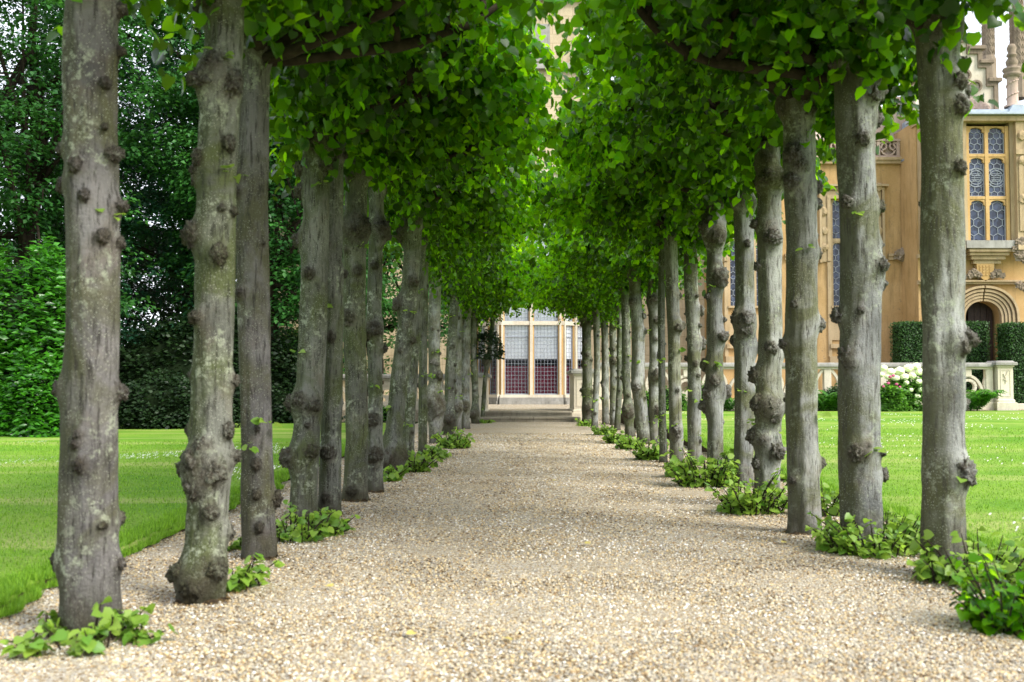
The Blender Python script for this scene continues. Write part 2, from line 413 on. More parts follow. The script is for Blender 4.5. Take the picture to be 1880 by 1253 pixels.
def lawn(name, edge, sgn, zf, y1, far):
    mb = MB(); n = 40; ys = [-8 + i*(y1+8)/120 for i in range(121)]
    for y in ys:
        e = edge(y); mb.v.append((e-sgn*.02, y, -.03))
        for i in range(n+1):
            x = e + sgn*(far*(i/n)**2.2); mb.v.append((x, y, zf(x, y) - (.012 if i == 0 else 0)))
    k = n+2
    for j in range(len(ys)-1):
        for i in range(k-1):
            a = j*k+i; q = (a, a+1, a+k+1, a+k); mb.f.append(q if sgn > 0 else q[::-1])
    o = mb.build(name, M['lawn'], smooth=True, kind='structure'); o.data.materials.append(M['soil'])
    for j in range(len(ys)-1): o.data.polygons[j*(k-1)].material_index = 1
    return o
lawn('left_lawn', left_edge, -1, lawn_z_left, 24, 45)
lawn('right_lawn', right_edge, 1, lawn_z_right, 27.9, 45)

# grass blades on the nearer lawn
def blades(name, N, edge, sgn, zf, ymax, label):
    y = 3.2 + (ymax-3.2)*RNG.random(N)**1.7
    wdt = np.clip(.2 + y*.55, 0, 7)
    u = RNG.random(N); near = RNG.random(N) < .3
    d = np.where(near, RNG.random(N)**1.5*.22 - .045, u*wdt)
    e = np.array([edge(float(q)) for q in y]); x = e + sgn*d
    z = np.array([zf(float(a), float(b)) for a, b in zip(x, y)]) - np.where(d < .01, .03, 0)
    L = (.010 + .013*RNG.random(N)) * (1 + .8*near) * (1 + y*.03)
    ang = RNG.random(N)*6.283; lean = RNG.random(N)*.9; 
    dx, dy = np.cos(ang), np.sin(ang); wd = .0022*(1+y*.10)
    base = np.stack([x, y, z-.004], 1)
    side = np.stack([-dy*wd, dx*wd, 0*x], 1); tip = base + np.stack([dx*lean*L, dy*lean*L, L], 1)
    V = np.stack([base-side, base+side, tip], 1).reshape(-1,3); Fc = np.arange(3*N).reshape(-1,3)
    me = np_mesh(name, V, Fc, {'tint': np.repeat(RNG.random(N), 3)})
    return link(name, me, M['blade'], kind='stuff', label=label, cat='grass')
blades('lawn_grass', 110000, left_edge, -1, lawn_z_left, 16, 'short mown green grass of the left lawn behind the left row of trees')
blades('lawn_grass', 90000, right_edge, 1, lawn_z_right, 18, 'short mown grass of the right lawn in front of the balustrade')
# daisies and clover heads in the lawns
def daisies(name, N, x0, x1, y0, y1, zf, label, patch):
    n = 0; pos = []
    while n < N:
        y = y0 + (y1-y0)*random.random(); x = x0 + (x1-x0)*random.random()
        if nz(x, y, .45, 20) + .25*nz(x, y, 1.5, 3) < patch*(.5+random.random()): continue
        if abs(x-.27-.01*y) < 2.6: continue
        pos.append((x, y, zf(x, y)+.028)); n += 1
    pos = np.array(pos); k = 6; th = np.arange(k)*2*math.pi/k
    r = .004 + .005*RNG.random(N) + pos[:,1]*.00012
    V = np.stack([pos[:,None,0] + r[:,None]*np.cos(th), pos[:,None,1] + r[:,None]*np.sin(th), pos[:,None,2] + .008*np.sin(th+1)[None,:]*np.ones((N,1))], 2)
    link(name, np_mesh(name, V.reshape(-1,3), np.arange(N*k).reshape(-1,k)), M['daisy'], kind='stuff', label=label, cat='flowers')
daisies('lawn_daisies', 2600, -9, -2.3, 5.5, 15.5, lawn_z_left, 'tiny white daisies scattered over the left lawn', .18)
daisies('lawn_daisies', 900, 2.7, 13, 6, 26, lawn_z_right, 'tiny white daisies scattered over the right lawn', .18)

# loose pebbles lying on the path
def pebbles(N):
    vs, fs = ico(1); B = np.array([tuple(v) for v in vs]); Fi = np.array(fs); k = len(B)
    y = 2.9 + 17*RNG.random(N)**2.2
    x = -2.2 + 4.9*RNG.random(N) + .01*y
    lim = y*.52+.15; keep = (np.abs(x) < lim); x, y = x[keep], y[keep]; N = len(x)
    s = (.0022 + .0032*RNG.random(N)**1.9) * (1+.06*y)
    sx = s*RNG.uniform(.8,1.35,N); sy = s*RNG.uniform(.8,1.35,N); sz = s*RNG.uniform(.45,.8,N)
    a = RNG.random(N)*6.283; ca, sa = np.cos(a), np.sin(a); tl = RNG.normal(0,.35,N)
    J = B[None]*(1+RNG.normal(0,.13,(N,k,1)))
    px = J[:,:,0]*sx[:,None]; py = J[:,:,1]*sy[:,None]; pz = J[:,:,2]*sz[:,None] + px*tl[:,None]*.5
    z0 = np.array([.010*nz(float(p), float(q), 1.6)+.012*nz(float(p), float(q), .5, 8) for p, q in zip(x, y)])
    V = np.stack([x[:,None]+px*ca[:,None]-py*sa[:,None], y[:,None]+px*sa[:,None]+py*ca[:,None], z0[:,None]+pz+(s*.3)[:,None]], 2)
    Fc = (Fi[None]+(np.arange(N)*k)[:,None,None]).reshape(-1,3)
    link('gravel', np_mesh('gravel', V.reshape(-1,3), Fc, {'tint': np.repeat(np.clip(RNG.random(N)+.12*np.array([nz(float(p), float(q), 1.1, 6)+.6*nz(float(p), float(q), 3.5, 2) for p, q in zip(x, y)]), 0, 1), k)}, smooth=False), M['pebbles'],
         kind='stuff', label='loose tan, white and grey pebbles covering the path', cat='gravel')
pebbles(240000)

# ---------------------------------------------------------------- lime trees
def xc(y): return .27 + .01*y
def trunk_mesh(name, Y, path, wpx, burrs, sd, near, top=2.85, nrand=6):
    """path: [(px,py)...] from foot upwards"""
    mpp = Y/F
    pts = [P(px, py, Y) for px, py in path]
    pts[0].z = min(pts[0].z, 0)
    # extend to the pollard head
    d = (pts[-1]-pts[0]); d.normalize()
    if pts[-1].z < top: pts.append(pts[-1] + d*((top-pts[-1].z)/d.z))
    zs = [p.z for p in pts]
    def axis(z):
        for i in range(len(pts)-1):
            if z <= zs[i+1] or i == len(pts)-2:
                t = (z-zs[i])/(zs[i+1]-zs[i]); return pts[i].lerp(pts[i+1], t)
    r0 = wpx*mpp/2*(.95 if Y < 6.6 else .88)
    seg = 44 if near else 22; dz = .022 if near else .05
    n = int((top+.08)/dz)+1
    L = []                       # burrs: centre, radius
    for (bx, by, br) in burrs:
        c = P(bx, by, Y); ax = axis(c.z); off = max(-1, min(1, (c.x-ax.x)/r0)); th = math.asin(off)
        r = br*mpp
        L.append((Vector((ax.x + math.sin(th)*(r0+r*.28), ax.y - math.cos(th)*(r0+r*.28), c.z)), r))
    rr = random.Random(sd)
    for i in range(nrand):
        z = rr.uniform(.05, 2.7); ax = axis(z); th = rr.uniform(-math.pi, math.pi); r = r0*rr.uniform(.16, .46 if nrand > 4 else .26)
        L.append((Vector((ax.x+math.sin(th)*(r0+r*.25), ax.y-math.cos(th)*(r0+r*.25), z)), r))
    for i in range(5):           # swollen head where it was pollarded
        th = rr.uniform(-math.pi, math.pi); z = rr.uniform(2.55, 2.85); ax = axis(z)
        L.append((Vector((ax.x+math.sin(th)*r0*.9, ax.y-math.cos(th)*r0*.9, z)), r0*rr.uniform(.4,.65)))
    v = []; att = []; f = []
    so = Vector((sd*3.1, sd*1.7, 0))
    for i in range(n):
        z = -.04 + i*dz; ax = axis(z)
        flare = 1 + .16*math.exp(-max(z,0)/.09) - .05*z/2.8
        wob = Vector((nz(sd, z, .9), nz(sd+9, z, .9), 0))*r0*.16
        for k in range(seg):
            th = 2*math.pi*k/seg; dr = Vector((math.sin(th), -math.cos(th), 0))
            q = Vector((dr.x*1.1, dr.y*1.1, z*1.2)) + so
            r = r0*flare*(1 + .15*noise.noise(q) + .09*noise.noise(q*2.6) + .030*noise.noise(Vector((dr.x*5, dr.y*5, z*7))+so) + .010*noise.noise(Vector((dr.x*14, dr.y*14, z*14))+so))
            if z < .12: r *= 1 + .10*max(0,(.12-z)/.12)*math.sin(th*4+sd)
            p = ax + wob + dr*r; b = 0
            for c, br in L:
                dd = (p-c).length
                if dd < br*2.7:
                    t = max(0, 1-dd/(br*2.7)); s = t*t*(3-2*t)
                    p = p + dr*br*.70*s; b = max(b, min(.6, s*1.2-.45))
            v.append(tuple(p)); att.append(max(0,b))
    for i in range(n-1):
        for k in range(seg):
            a = i*seg+k; c = i*seg+(k+1)%seg; f.append((a, c, c+seg, a+seg))
    f.append(tuple((n-1)*seg+k for k in range(seg)))
    vs, fs = ico(4 if near else 3)
    for (c, br) in L:
        m = len(v); s2 = rr.uniform(0, 50)
        ax = axis(c.z); out = (c-Vector((ax.x, ax.y, c.z))).normalized()
        stretch = rr.uniform(.85, 1.35)
        for u in vs:
            q = u*1.7 + Vector((s2,0,0))
            # knobbly: cell-like buds over the lump
            w1 = noise.noise(q*1.0); w2 = abs(noise.noise(q*2.6+so)); w3 = abs(noise.noise(q*6.0+so))
            d = .78 + .35*w1 + .55*w2 + .32*w3
            p = c + Vector((u.x, u.y, u.z*stretch))*br*d
            v.append(tuple(p)); att.append(min(1, max(.25, 1.05-w2*2.6)))
        f += [tuple(m+i for i in t) for t in fs]
    me = bpy.data.meshes.new(name); me.from_pydata(v, [], f); me.update()
    me.polygons.foreach_set('use_smooth', [True]*len(me.polygons))
    a = me.attributes.new('burr', 'FLOAT', 'POINT'); a.data.foreach_set('value', att)
    return me, axis(top), r0

def limbs_mesh(top, r0, s, y0, sd, spread):
    """gnarled pollard limbs; returns mesh and a list of tip points"""
    rr = random.Random(sd*13+1); mb = MB(); tips = []
    def limb(p, q, ra, rb, bend, n=9):
        pts = []; rad = []
        sg = Vector((rr.uniform(-1,1), rr.uniform(-1,1), rr.uniform(-.3,.6)))*bend
        for i in range(n):
            t = i/(n-1); b = p.lerp(q, t) + sg*math.sin(math.pi*t) + Vector((nz(t*3, sd, 1), nz(sd, t*3, 1), nz(t*3, sd+5, 1)))*.06*(1 if 0 < i else 0)
            pts.append(b); rad.append((ra + (rb-ra)*t)*(1+.45*max(0, nz(t*5, sd+p.x, 1.7))))
        mb.tube(pts, rad, 9, .5, sd)
        if rr.random() < .7: mb.lump(pts[n//2], rad[n//2]*1.5, sd, 2, .7, 2.5)
        mb.lump(pts[-1], rb*1.5, sd+3, 2, .7, 2.5)
        return pts
    cx = xc(y0)
    k = 2 if spread < 1 else 3
    for i in range(k):
        q = Vector((cx + s*rr.uniform(.15,.55), y0+rr.uniform(-.8,.8)*spread, rr.uniform(3.2,3.6)))
        pts = limb(top + Vector((0,0,-.08)), q, r0*rr.uniform(.30,.44), r0*.20, .22, 11)
        for j in (4, 6, 8):
            e = pts[j] + Vector((rr.uniform(-.3,.2)*s, rr.uniform(-.4,.4), rr.uniform(.35,.7)))
            limb(pts[j], e, r0*.24, r0*.12, .06, 6); tips.append(e)
        tips.append(q)
    for sy in (-1, 1):
        q = top + Vector((s*rr.uniform(-.3,.2), sy*rr.uniform(.5,.9)*spread, rr.uniform(.3,.7)))
        pts = limb(top + Vector((0,0,-.06)), q, r0*.5, r0*.22, .1, 8)
        e = pts[5] + Vector((0, sy*.2, .5)); limb(pts[5], e, r0*.22, r0*.1, .05, 6); tips += [q, e]
    q = top + Vector((s*rr.uniform(.2,.45), rr.uniform(-.3,.3), rr.uniform(.4,.8))); limb(top+Vector((0,0,-.05)), q, r0*.45, r0*.2, .08, 7); tips.append(q)
    return mb.mesh('branches', True), tips

def crown_mesh(name, x0, y0, s, spread, N, sd, lsize=.088):
    """foliage of one pleached lime in world coordinates"""
    g = np.random.default_rng(sd)
    tw = []
    cx = xc(y0); half = abs(x0-cx)
    while len(tw) < N:
        d = g.uniform(-.08, half+(.45 if s > 0 else .20)); y = y0 + g.normal(0, .55)*spread*1.15
        arch = 2.70 + .52*max(0, min(1, (1 - d/(half*.92))))**.8 if d < half else 2.66 - .10*(d-half)
        low = arch + .20*nz(d*1.0, y, 1.6, sd*.0) + .10*nz(d, y, 4.0, 7)
        h = low + abs(g.normal(0, .55)) if g.random() < .62 else g.uniform(low, 4.25)
        if h > 4.35 - .25*abs(nz(d, y, 2)): continue
        dm = -.05 + max(0, h-2.93)*.82 + .22*nz(h*1.3, y, 1.7, 11)
        if d < dm: continue
        if nz(d*1.0, y*1.0, 2.6, 31) + .6*nz(h, y, 3.1, 17) < -.12: continue   # dark cavities between the tufts
        # hollow heart of the crown, where only the limbs are
        ins = min(h-low, d-dm, 4.2-h, half+.6-d)
        if ins > .55 and g.random() < .35: continue
        tw.append((cx + s*d, y, h, d, ins))
    for _ in range(4 if spread == 1 else 12):      # thin sprays reaching over the middle of the path, open to the sky above
        d = g.uniform(-.18, .42); tw.append((cx + s*d, y0 + g.normal(0,.6)*spread*1.15, g.uniform(3.0, 3.35) + .08*g.normal(), d, 0))
    pos = []; tip = []; nrm = []; siz = []; tb = []
    for (x, y, h, d, ins) in tw:
        tv = .75*g.random()*(1 if d < .62 else .16)   # paler leaf tint towards the path centre, painting in the sky glow
        # a leafy twig that arches out and down
        a = g.uniform(0, 6.283); dirv = np.array([math.cos(a)*.6 - s*.35*(1 if d < half else -1), math.sin(a)*.8, g.uniform(-.5,.35)]); dirv /= np.linalg.norm(dirv)
        L = g.uniform(.18, .42); n = int(g.integers(8, 14)); sidev = np.cross(dirv, [0,0,1]); sidev /= max(np.linalg.norm(sidev), 1e-6)
        for i in range(n):
            t = i/(n-1); p = np.array([x,y,h]) + dirv*L*t + np.array([0,0,-.22*t*t*L/.3*.6]) + g.normal(0,.018,3)
            sg = 1 if i % 2 else -1
            tp = dirv*.35 + sidev*sg*.7 + np.array([0,0,-g.uniform(.15,1.1)]) + g.normal(0,.22,3)
            nn = np.array([0,0,1.0])*g.uniform(.3,1.0) + dirv*.35 + np.array([-s*.15,-.35,0]) + g.normal(0,.32,3)
            if i % 2 == 0: p = p + sidev*.02
            tb.append(tv)
            pos.append(p); tip.append(tp); nrm.append(nn); siz.append(lsize*g.uniform(.55,1.15)*(1-.25*t))
    pos = np.array(pos)
    tint = np.clip(g.random(len(pos))**2.8*.75 + .38*(g.random(len(pos)) < .15) + np.array(tb), 0, 1)  # few bright leaves among many dark ones, painting in highlights
    return leaf_mesh(name, pos, np.array(tip), np.array(nrm), np.array(siz), LIME, tint)

def sprig(pts_out, c, n, size, spread, g, up=.4):
    """little tuft of shoots: adds (pos, tip, nrm, size)"""
    for _ in range(n):
        a = g.uniform(0, 6.283); o = np.array([math.cos(a), math.sin(a), g.uniform(-.2, up*2)])
        p = np.array(c) + o*spread*g.uniform(.2,1)
        pts_out.append((p, o*.8+np.array([0,0,-.2]), np.array([0,-.3,1.0])+g.normal(0,.3,3), size*g.uniform(.5,1.1)))

TREES = [
 # side, foot y, [(px,py)..], width px, material, burrs, random burrs, label
 (-1,1160,[(165,1160),(168,650),(170,0)],100,'bark_violet',[(113,275,13),(112,342,15),(160,313,13),(212,289,16),(204,163,11),(223,95,12),(226,18,13),(220,380,15),(174,367,10),(204,241,7),(200,440,12),(228,447,11),(115,715,17),(226,722,15),(168,850,13),(116,1030,19),(220,1035,13),(200,960,9),(160,812,9)],0,'smooth thick grey lime trunk nearest the camera at the far left of the photo'),
 (-1,1100,[(370,1100),(388,850),(392,650),(400,300),(412,0)],74,'bark',[(385,155,24),(430,160,20),(405,130,20),(366,435,20),(410,470,15),(375,295,13),(425,270,12),(365,335,10),(430,390,9),(345,855,20),(372,850,22),(400,862,22),(420,790,12),(345,790,11),(370,888,18),(395,935,14),(345,1050,22),(398,1040,24),(370,1070,24),(425,838,14),(385,820,15),(352,690,9),(430,700,11),(395,10,20),(365,25,16)],2,'knobbly lime trunk swollen with burrs near its foot, second from the left edge'),
 (-1,1025,[(477,1025),(466,650),(465,100)],60,'bark_violet',[(450,540,10),(445,360,12),(477,850,9),(478,905,8),(515,915,12),(483,965,8),(440,440,12),(447,330,8)],0,'smooth violet-grey lime trunk with a mossy foot, third from the left edge'),
 (-1,952,[(555,952),(562,800),(576,600),(583,300),(583,100)],56,'bark',[(555,310,14),(552,352,13),(545,440,15),(573,505,10),(538,740,15),(578,745,15),(558,735,14),(538,840,17),(575,828,13),(600,310,12),(560,150,14)],4,'lime trunk leaning right with a collar of burrs halfway, fourth from the left edge'),
 (-1,945,[(606,945),(612,600),(606,100)],44,'bark',[(606,830,12),(612,620,8),(600,450,10)],4,'brown footed lime trunk half hidden behind the leaning fourth trunk on the left'),
 (-1,918,[(652,918),(652,600),(656,280)],48,'bark',[(638,420,14),(655,430,17),(668,420,13),(660,500,9),(645,585,12),(650,900,10)],3,'mossy brown lime trunk with a black burr at crown height, sixth in the left row'),
 (-1,903,[(687,903),(688,600),(692,340)],31,'bark',[(700,420,14),(690,490,8),(688,605,14),(706,640,8),(685,770,12),(690,835,14),(703,432,12)],2,'slim lime trunk with a round burr at mid height, seventh in the left row'),
 (-1,872,[(714,872),(733,700),(748,600),(760,390)],38,'bark',[(716,840,17),(732,835,15),(742,430,14),(760,520,10),(735,560,12)],9,'strongly leaning lime trunk with a burr swollen foot, eighth in the left row'),
 (-1,852,[(748,852),(756,700),(765,560),(775,420)],25,'bark',[],9,'thin leaning lime trunk right behind the strongly leaning one on the left'),
 (-1,836,[(776,836),(777,600),(780,440)],18,'bark',[],7,'thin upright lime trunk, tenth in the left row'),
 (-1,815,[(800,815),(797,600),(802,440)],26,'bark_pale',[(801,745,18),(788,725,9),(805,690,8)],5,'pale lime trunk with a lichened ball of burrs, eleventh in the left row'),
 (-1,799,[(822,799),(826,690),(832,600),(838,480)],21,'bark',[(824,770,12)],10,'burr covered lime trunk, twelfth in the left row'),
 (-1,791,[(839,791),(842,600),(846,500)],16,'bark_pale',[(840,748,9)],6,'narrow pale lime trunk, thirteenth in the left row'),
 (-1,788,[(853,788),(855,600),(858,500)],20,'bark_pale',[(853,745,8)],9,'pale knobbly lime trunk, fourteenth in the left row'),
 (-1,778,[(873,778),(870,600),(868,540)],14,'bark',[(870,760,8)],6,'slender dark lime trunk, last but one in the left row'),
 (-1,775,[(885,775),(890,700),(899,640),(905,590)],9,'bark',[(893,662,7)],3,'thinnest lime trunk leaning right beside the steps at the end of the left row'),
 (1,1055,[(1733,1055),(1732,600),(1724,0)],79,'bark_pale',[(1741,38,9),(1777,120,12),(1783,168,13),(1784,188,12),(1747,203,15),(1743,160,13),(1745,315,12),(1762,625,17),(1750,640,12),(1752,865,20),(1770,872,13)],0,'thick pale lime trunk nearest the camera in the right row'),
 (1,1005,[(1582,1005),(1578,600),(1568,100)],76,'bark_pale',[(1592,150,18),(1602,170,17),(1588,180,14),(1570,265,13),(1620,220,12),(1547,375,11),(1619,380,12),(1606,490,14),(1613,520,12),(1612,450,9),(1536,580,13),(1550,652,15),(1554,668,12),(1562,830,14),(1618,872,11),(1575,830,9)],0,'stout pale lime trunk second from the right edge with a burr just below the crown'),
 (1,978,[(1476,978),(1470,600),(1468,180)],60,'bark_pale',[(1452,290,17),(1450,335,15),(1460,310,14),(1500,345,10),(1500,375,9),(1500,465,9),(1503,595,12),(1437,632,10),(1504,850,11),(1452,880,8)],0,'clean pale lime trunk standing on bare gravel, third from the right edge'),
 (1,930,[(1408,930),(1412,750),(1415,600),(1410,250)],50,'bark_pale',[(1412,235,15),(1405,330,15),(1425,332,15),(1386,412,10),(1412,440,16),(1392,490,8),(1410,640,11),(1385,690,14),(1394,742,15),(1410,745,15),(1440,740,13),(1418,828,14),(1378,800,15),(1440,650,9),(1412,760,14)],2,'knotted lime trunk rising from leafy shoots, fourth from the right edge'),
 (1,893,[(1364,893),(1368,600),(1364,260)],42,'bark_pale',[(1372,310,14),(1352,585,11),(1364,588,15),(1386,640,12),(1364,608,12),(1360,330,14)],2,'lime trunk with a sprouting burr at mid height, fifth in the right row'),
 (1,880,[(1314,880),(1312,600),(1312,380)],35,'bark_pale',[(1300,420,17),(1312,435,15),(1318,512,15),(1322,620,12),(1290,745,12),(1330,720,12),(1300,720,10),(1308,700,11),(1296,670,9)],3,'lime trunk topped by a dark cluster of burrs, sixth in the right row'),
 (1,852,[(1277,852),(1272,600),(1266,390)],29,'bark_pale',[(1288,570,8),(1289,630,9)],6,'mossy sided lime trunk, seventh in the right row'),
 (1,858,[(1242,858),(1237,600),(1230,390)],27,'bark_pale',[(1243,603,8),(1252,598,8),(1240,790,9)],3,'lime trunk with a pair of egg shaped burrs, eighth in the right row'),
 (1,850,[(1218,850),(1214,600),(1215,390)],15,'bark',[],2,'very slim green mossy lime trunk close beside the one with paired burrs'),
 (1,815,[(1200,815),(1200,600),(1196,430)],20,'bark_pale',[(1198,552,11),(1204,590,8),(1203,690,10),(1205,755,9)],4,'speckled lime trunk with a ring of burrs, tenth in the right row'),
 (1,815,[(1182,815),(1172,700),(1170,600),(1163,470)],27,'bark_pale',[(1162,555,8),(1168,712,8)],0,'smooth silvery lime trunk with a slanting foot, eleventh in the right row'),
 (1,802,[(1157,802),(1150,700),(1149,600),(1146,500)],18,'bark',[(1152,755,11)],8,'mossy crooked lime trunk, twelfth in the right row'),
 (1,790,[(1133,790),(1138,700),(1138,600),(1135,500)],13,'bark',[],7,'thin lime trunk with a dark foot, thirteenth in the right row'),
 (1,781,[(1127,781),(1125,600),(1126,500)],15,'bark_pale',[(1127,663,7)],7,'pale lime trunk, fourteenth in the right row'),
 (1,779,[(1112,779),(1110,600),(1110,520)],15,'bark_pale',[],9,'beaded pale lime trunk, fifteenth in the right row'),
 (1,786,[(1091,786),(1096,700),(1095,600),(1096,540)],13,'bark_pale',[],8,'slim lime trunk set forward in the gravel, last but one in the right row'),
 (1,776,[(1078,776),(1077,600),(1076,550)],21,'bark',[(1080,750,9)],9,'dark lime trunk beside the stone pier, last in the right row'),
]
crown_cache = {}
feet = []
for i, (s, fy, path, wpx, mat, burrs, nr, label) in enumerate(TREES):
    Y = depth(fy); base = P(path[0][0], fy, Y); base.z = 0
    t = empty('lime_tree', base, label=label, cat='tree', group='pollarded lime trees lining the gravel path')
    near = Y < 9.5
    top = 2.72 if near else 2.82
    me, tp, r0 = trunk_mesh('trunk', Y, path, wpx, burrs, i+1, near, top, nr+(3 if near else 9))
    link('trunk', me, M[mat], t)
    spread = 1.0 if Y < 12 else 1.35
    lm, tips = limbs_mesh(tp, max(r0, .09), s, Y, i+1, spread)
    link('branches', lm, M['limb'], t)
    key = (s, spread, i % 4)
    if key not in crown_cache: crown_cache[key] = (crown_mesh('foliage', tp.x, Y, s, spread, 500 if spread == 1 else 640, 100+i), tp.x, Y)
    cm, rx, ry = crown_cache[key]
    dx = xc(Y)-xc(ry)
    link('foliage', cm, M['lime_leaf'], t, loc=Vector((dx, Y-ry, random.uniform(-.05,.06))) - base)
    feet.append((base, r0, Y, t))
    # a few sprouts on the trunk
    g = np.random.default_rng(500+i)
    for _ in range(2 if near else 3):
        acc = []
        z = g.uniform(.3, 2.3); a = g.uniform(-1.2, 1.2); ax = Vector((base.x,base.y,0)).lerp(Vector((tp.x,tp.y,top)), z/top)
        sprig(acc, (ax.x+math.sin(a)*r0*1.15, ax.y-math.cos(a)*r0*1.15, z), int(g.integers(3,8)), .045 if near else .06, .05, g)
        link('sprout', leaf_mesh('sprout', np.array([q[0] for q in acc]), np.array([q[1] for q in acc]), np.array([q[2] for q in acc]), np.array([q[3] for q in acc]), LIME), M['shoot_leaf'], t)

# leafy shoots at the feet: px, py(foot), radius px, height px, label
SHOOTS = [
 (130,1190,125,60,110,'low straggling leafy shoots round the foot of the nearest left trunk'),
 (435,1085,45,50,60,'small tuft of shoots right of the foot of the knobbly second left trunk'),
 (425,1010,34,30,50,'sparse tuft between the second and third left trunks'),
 (535,995,62,60,130,'leafy shoots between the third and fourth left trunks'),
 (592,985,36,45,90,'bright tuft on the gravel in front of the fourth left trunk'),
 (752,868,30,38,110,'fresh green shoots at the foot of the eighth left trunk'),
 (712,885,16,26,50,'small tuft right behind the seventh left trunk'),
 (797,842,18,22,80,'small fern-like tuft under the tenth left trunk'),
 (833,824,25,30,170,'rounded bright green clump at the foot of the twelfth left trunk'),
 (892,778,9,9,40,'tiny green clump beside the left end of the steps'),
 (1820,1075,105,75,330,'wide leafy mound right of the nearest right trunk'),
 (1880,1165,75,110,260,'dark green leafy mound cut by the right edge of the photo'),
 (1625,1018,105,60,420,'broad yellow green leafy mound round the foot of the second right trunk'),
 (1385,945,55,70,260,'leafy shoots round the foot of the fourth right trunk'),
 (1515,950,30,60,110,'bright shoots behind the clean third right trunk'),
 (1300,895,50,60,240,'leafy shoots round the foot of the sixth right trunk'),
 (1246,876,16,34,60,'pale tuft at the foot of the eighth right trunk'),
 (1193,845,24,32,170,'green clump in front of the smooth silvery right trunk'),
 (1160,826,20,24,120,'yellowish clump in front of the twelfth right trunk'),
 (1132,815,17,22,110,'green clump in front of the thirteenth right trunk'),
 (1109,800,17,20,120,'rounded green clump among the far right trunks'),
 (1072,783,15,11,80,'low green clump at the foot of the last right trunk'),
]
for i, (px, py, rp, hp, n, lab) in enumerate(SHOOTS):
    Y = depth(py)+.02; mpp = Y/F; b = P(px, py, Y); b.z = 0; g = np.random.default_rng(900+i)
    rx, hz = rp*mpp, hp*mpp
    root = empty('leafy_shoots', b, label=lab, cat='plant', group='leafy shoots at the feet of the limes')
    pos=[];tip=[];nrm=[];siz=[]; st = MB(); n = int(n*2.7)
    for k in range(max(5, n//9)):
        a = g.uniform(0, 6.283); rr_ = rx*math.sqrt(g.random()); c = np.array([b.x+rr_*math.cos(a), b.y+rr_*.8*math.sin(a)+rx*.3, 0])
        H = hz*(1.12-.6*(rr_/rx)**2)*g.uniform(.35,1.2); lean = np.array([math.cos(a), math.sin(a), 0])*g.uniform(.1,.9)*H + g.normal(0,.03,3)*[1,1,0]
        e = c + lean + np.array([0,0,H])
        st.tube([c, (c+e)/2+np.array([0,0,H*.1]), e], [.0035*(1+Y*.05)]*2+[.0018], 4, cap=False)
        for j in range(9):
            q = (j+1)/9; p = c + (e-c)*q + np.array([0,0,H*.1*math.sin(q*3.14)]); aa = g.uniform(0,6.283); o = np.array([math.cos(aa), math.sin(aa), 0])
            pos.append(p+o*.015); tip.append(o+np.array([0,0,g.uniform(-.5,.25)])); nrm.append(np.array([0,-.25,1.0])+o*.2+g.normal(0,.45,3)); siz.append((.038 if Y < 9 else .052)*g.uniform(.35,1.4))
    st.build('stems', M['limb'], root)
    mat = M['lime_leaf'] if i == 11 else M['shoot_leaf']
    link('leaves', leaf_mesh('leaves', np.array(pos), np.array(tip), np.array(nrm), np.array(siz), LIME), mat, root)

# damp soil and litter worked into the gravel round the trunks
def litter(N):
    pos=[]; g = np.random.default_rng(77)
    while len(pos) < N:
        b, r0, Y, t_ = feet[int(g.integers(0, len(feet)))]
        if Y > 14: continue
        a = g.uniform(0, 6.283); d = r0*1.0 + abs(g.normal(0,.16)); pos.append((b.x+d*math.cos(a), b.y+d*math.sin(a), .008+.012*g.random()))
    for _ in range(700): 
        y = 3+14*g.random()**1.6; pos.append((-1.7+3.9*g.random(), y, .012))
    n = len(pos)
    link('leaf_litter', leaf_mesh('leaf_litter', np.array(pos), g.normal(0,1,(n,3))*[1,1,.15], np.array([0,0,1.])+g.normal(0,.3,(n,3)), g.uniform(.006,.020,n), SIMPLE), leaf_mat('litter', (.03,.018,.008), (.16,.11,.04), (.10,.08,.03), .1, .8, .1),
         kind='stuff', label='crumbs of brown leaf litter scattered round the trunk feet and path edges', cat='leaf litter')
litter(5200)
for (b, r0, Y, t_) in feet:
    mb = MB(); k = 22; mb.v.append((b.x, b.y, .020))
    for ring, (q, zz) in enumerate(((1.12,.014),(1.5,.0))):
        for j in range(k):
            a = 2*math.pi*j/k; rr_ = r0*q*(1+.35*nz(math.cos(a)+b.x, math.sin(a)+b.y, 1.8)); mb.v.append((b.x+rr_*math.cos(a), b.y+rr_*math.sin(a), zz+.004*nz(a, b.x, 3)-(.012 if ring else 0)))
    for j in range(k):
        mb.f.append((0, 1+j, 1+(j+1)%k)); mb.f.append((1+j, 1+k+j, 1+k+(j+1)%k, 1+(j+1)%k))
    mb.build('soil', M['soil'], kind='structure', smooth=True)

# fallen leaves on the path
tl = None
for i, (px, py) in enumerate([(612,1082),(985,1048),(1298,1098),(1082,1002),(640,1030),(1440,1000),(928,1180),(760,1170),(1020,885),(1058,838)]):
    b = P(px, py, depth(py)); 
    if tl is None:
        me = leaf_mesh('fallen_leaf', np.array([[0,0,.012]]), np.array([[1,.2,0]]), np.array([[0,.2,1.]]), np.array([.035]), LIME)
        tl = me; me.materials.append(plain('yellow_leaf', (.50,.42,.12), .6))
    o = link('fallen_leaf', tl, None, loc=(b.x, b.y, .006), label='small yellowed leaf fallen on the gravel path', cat='leaf', group='yellow leaves fallen on the gravel'); o.rotation_euler.z = random.uniform(0,6)

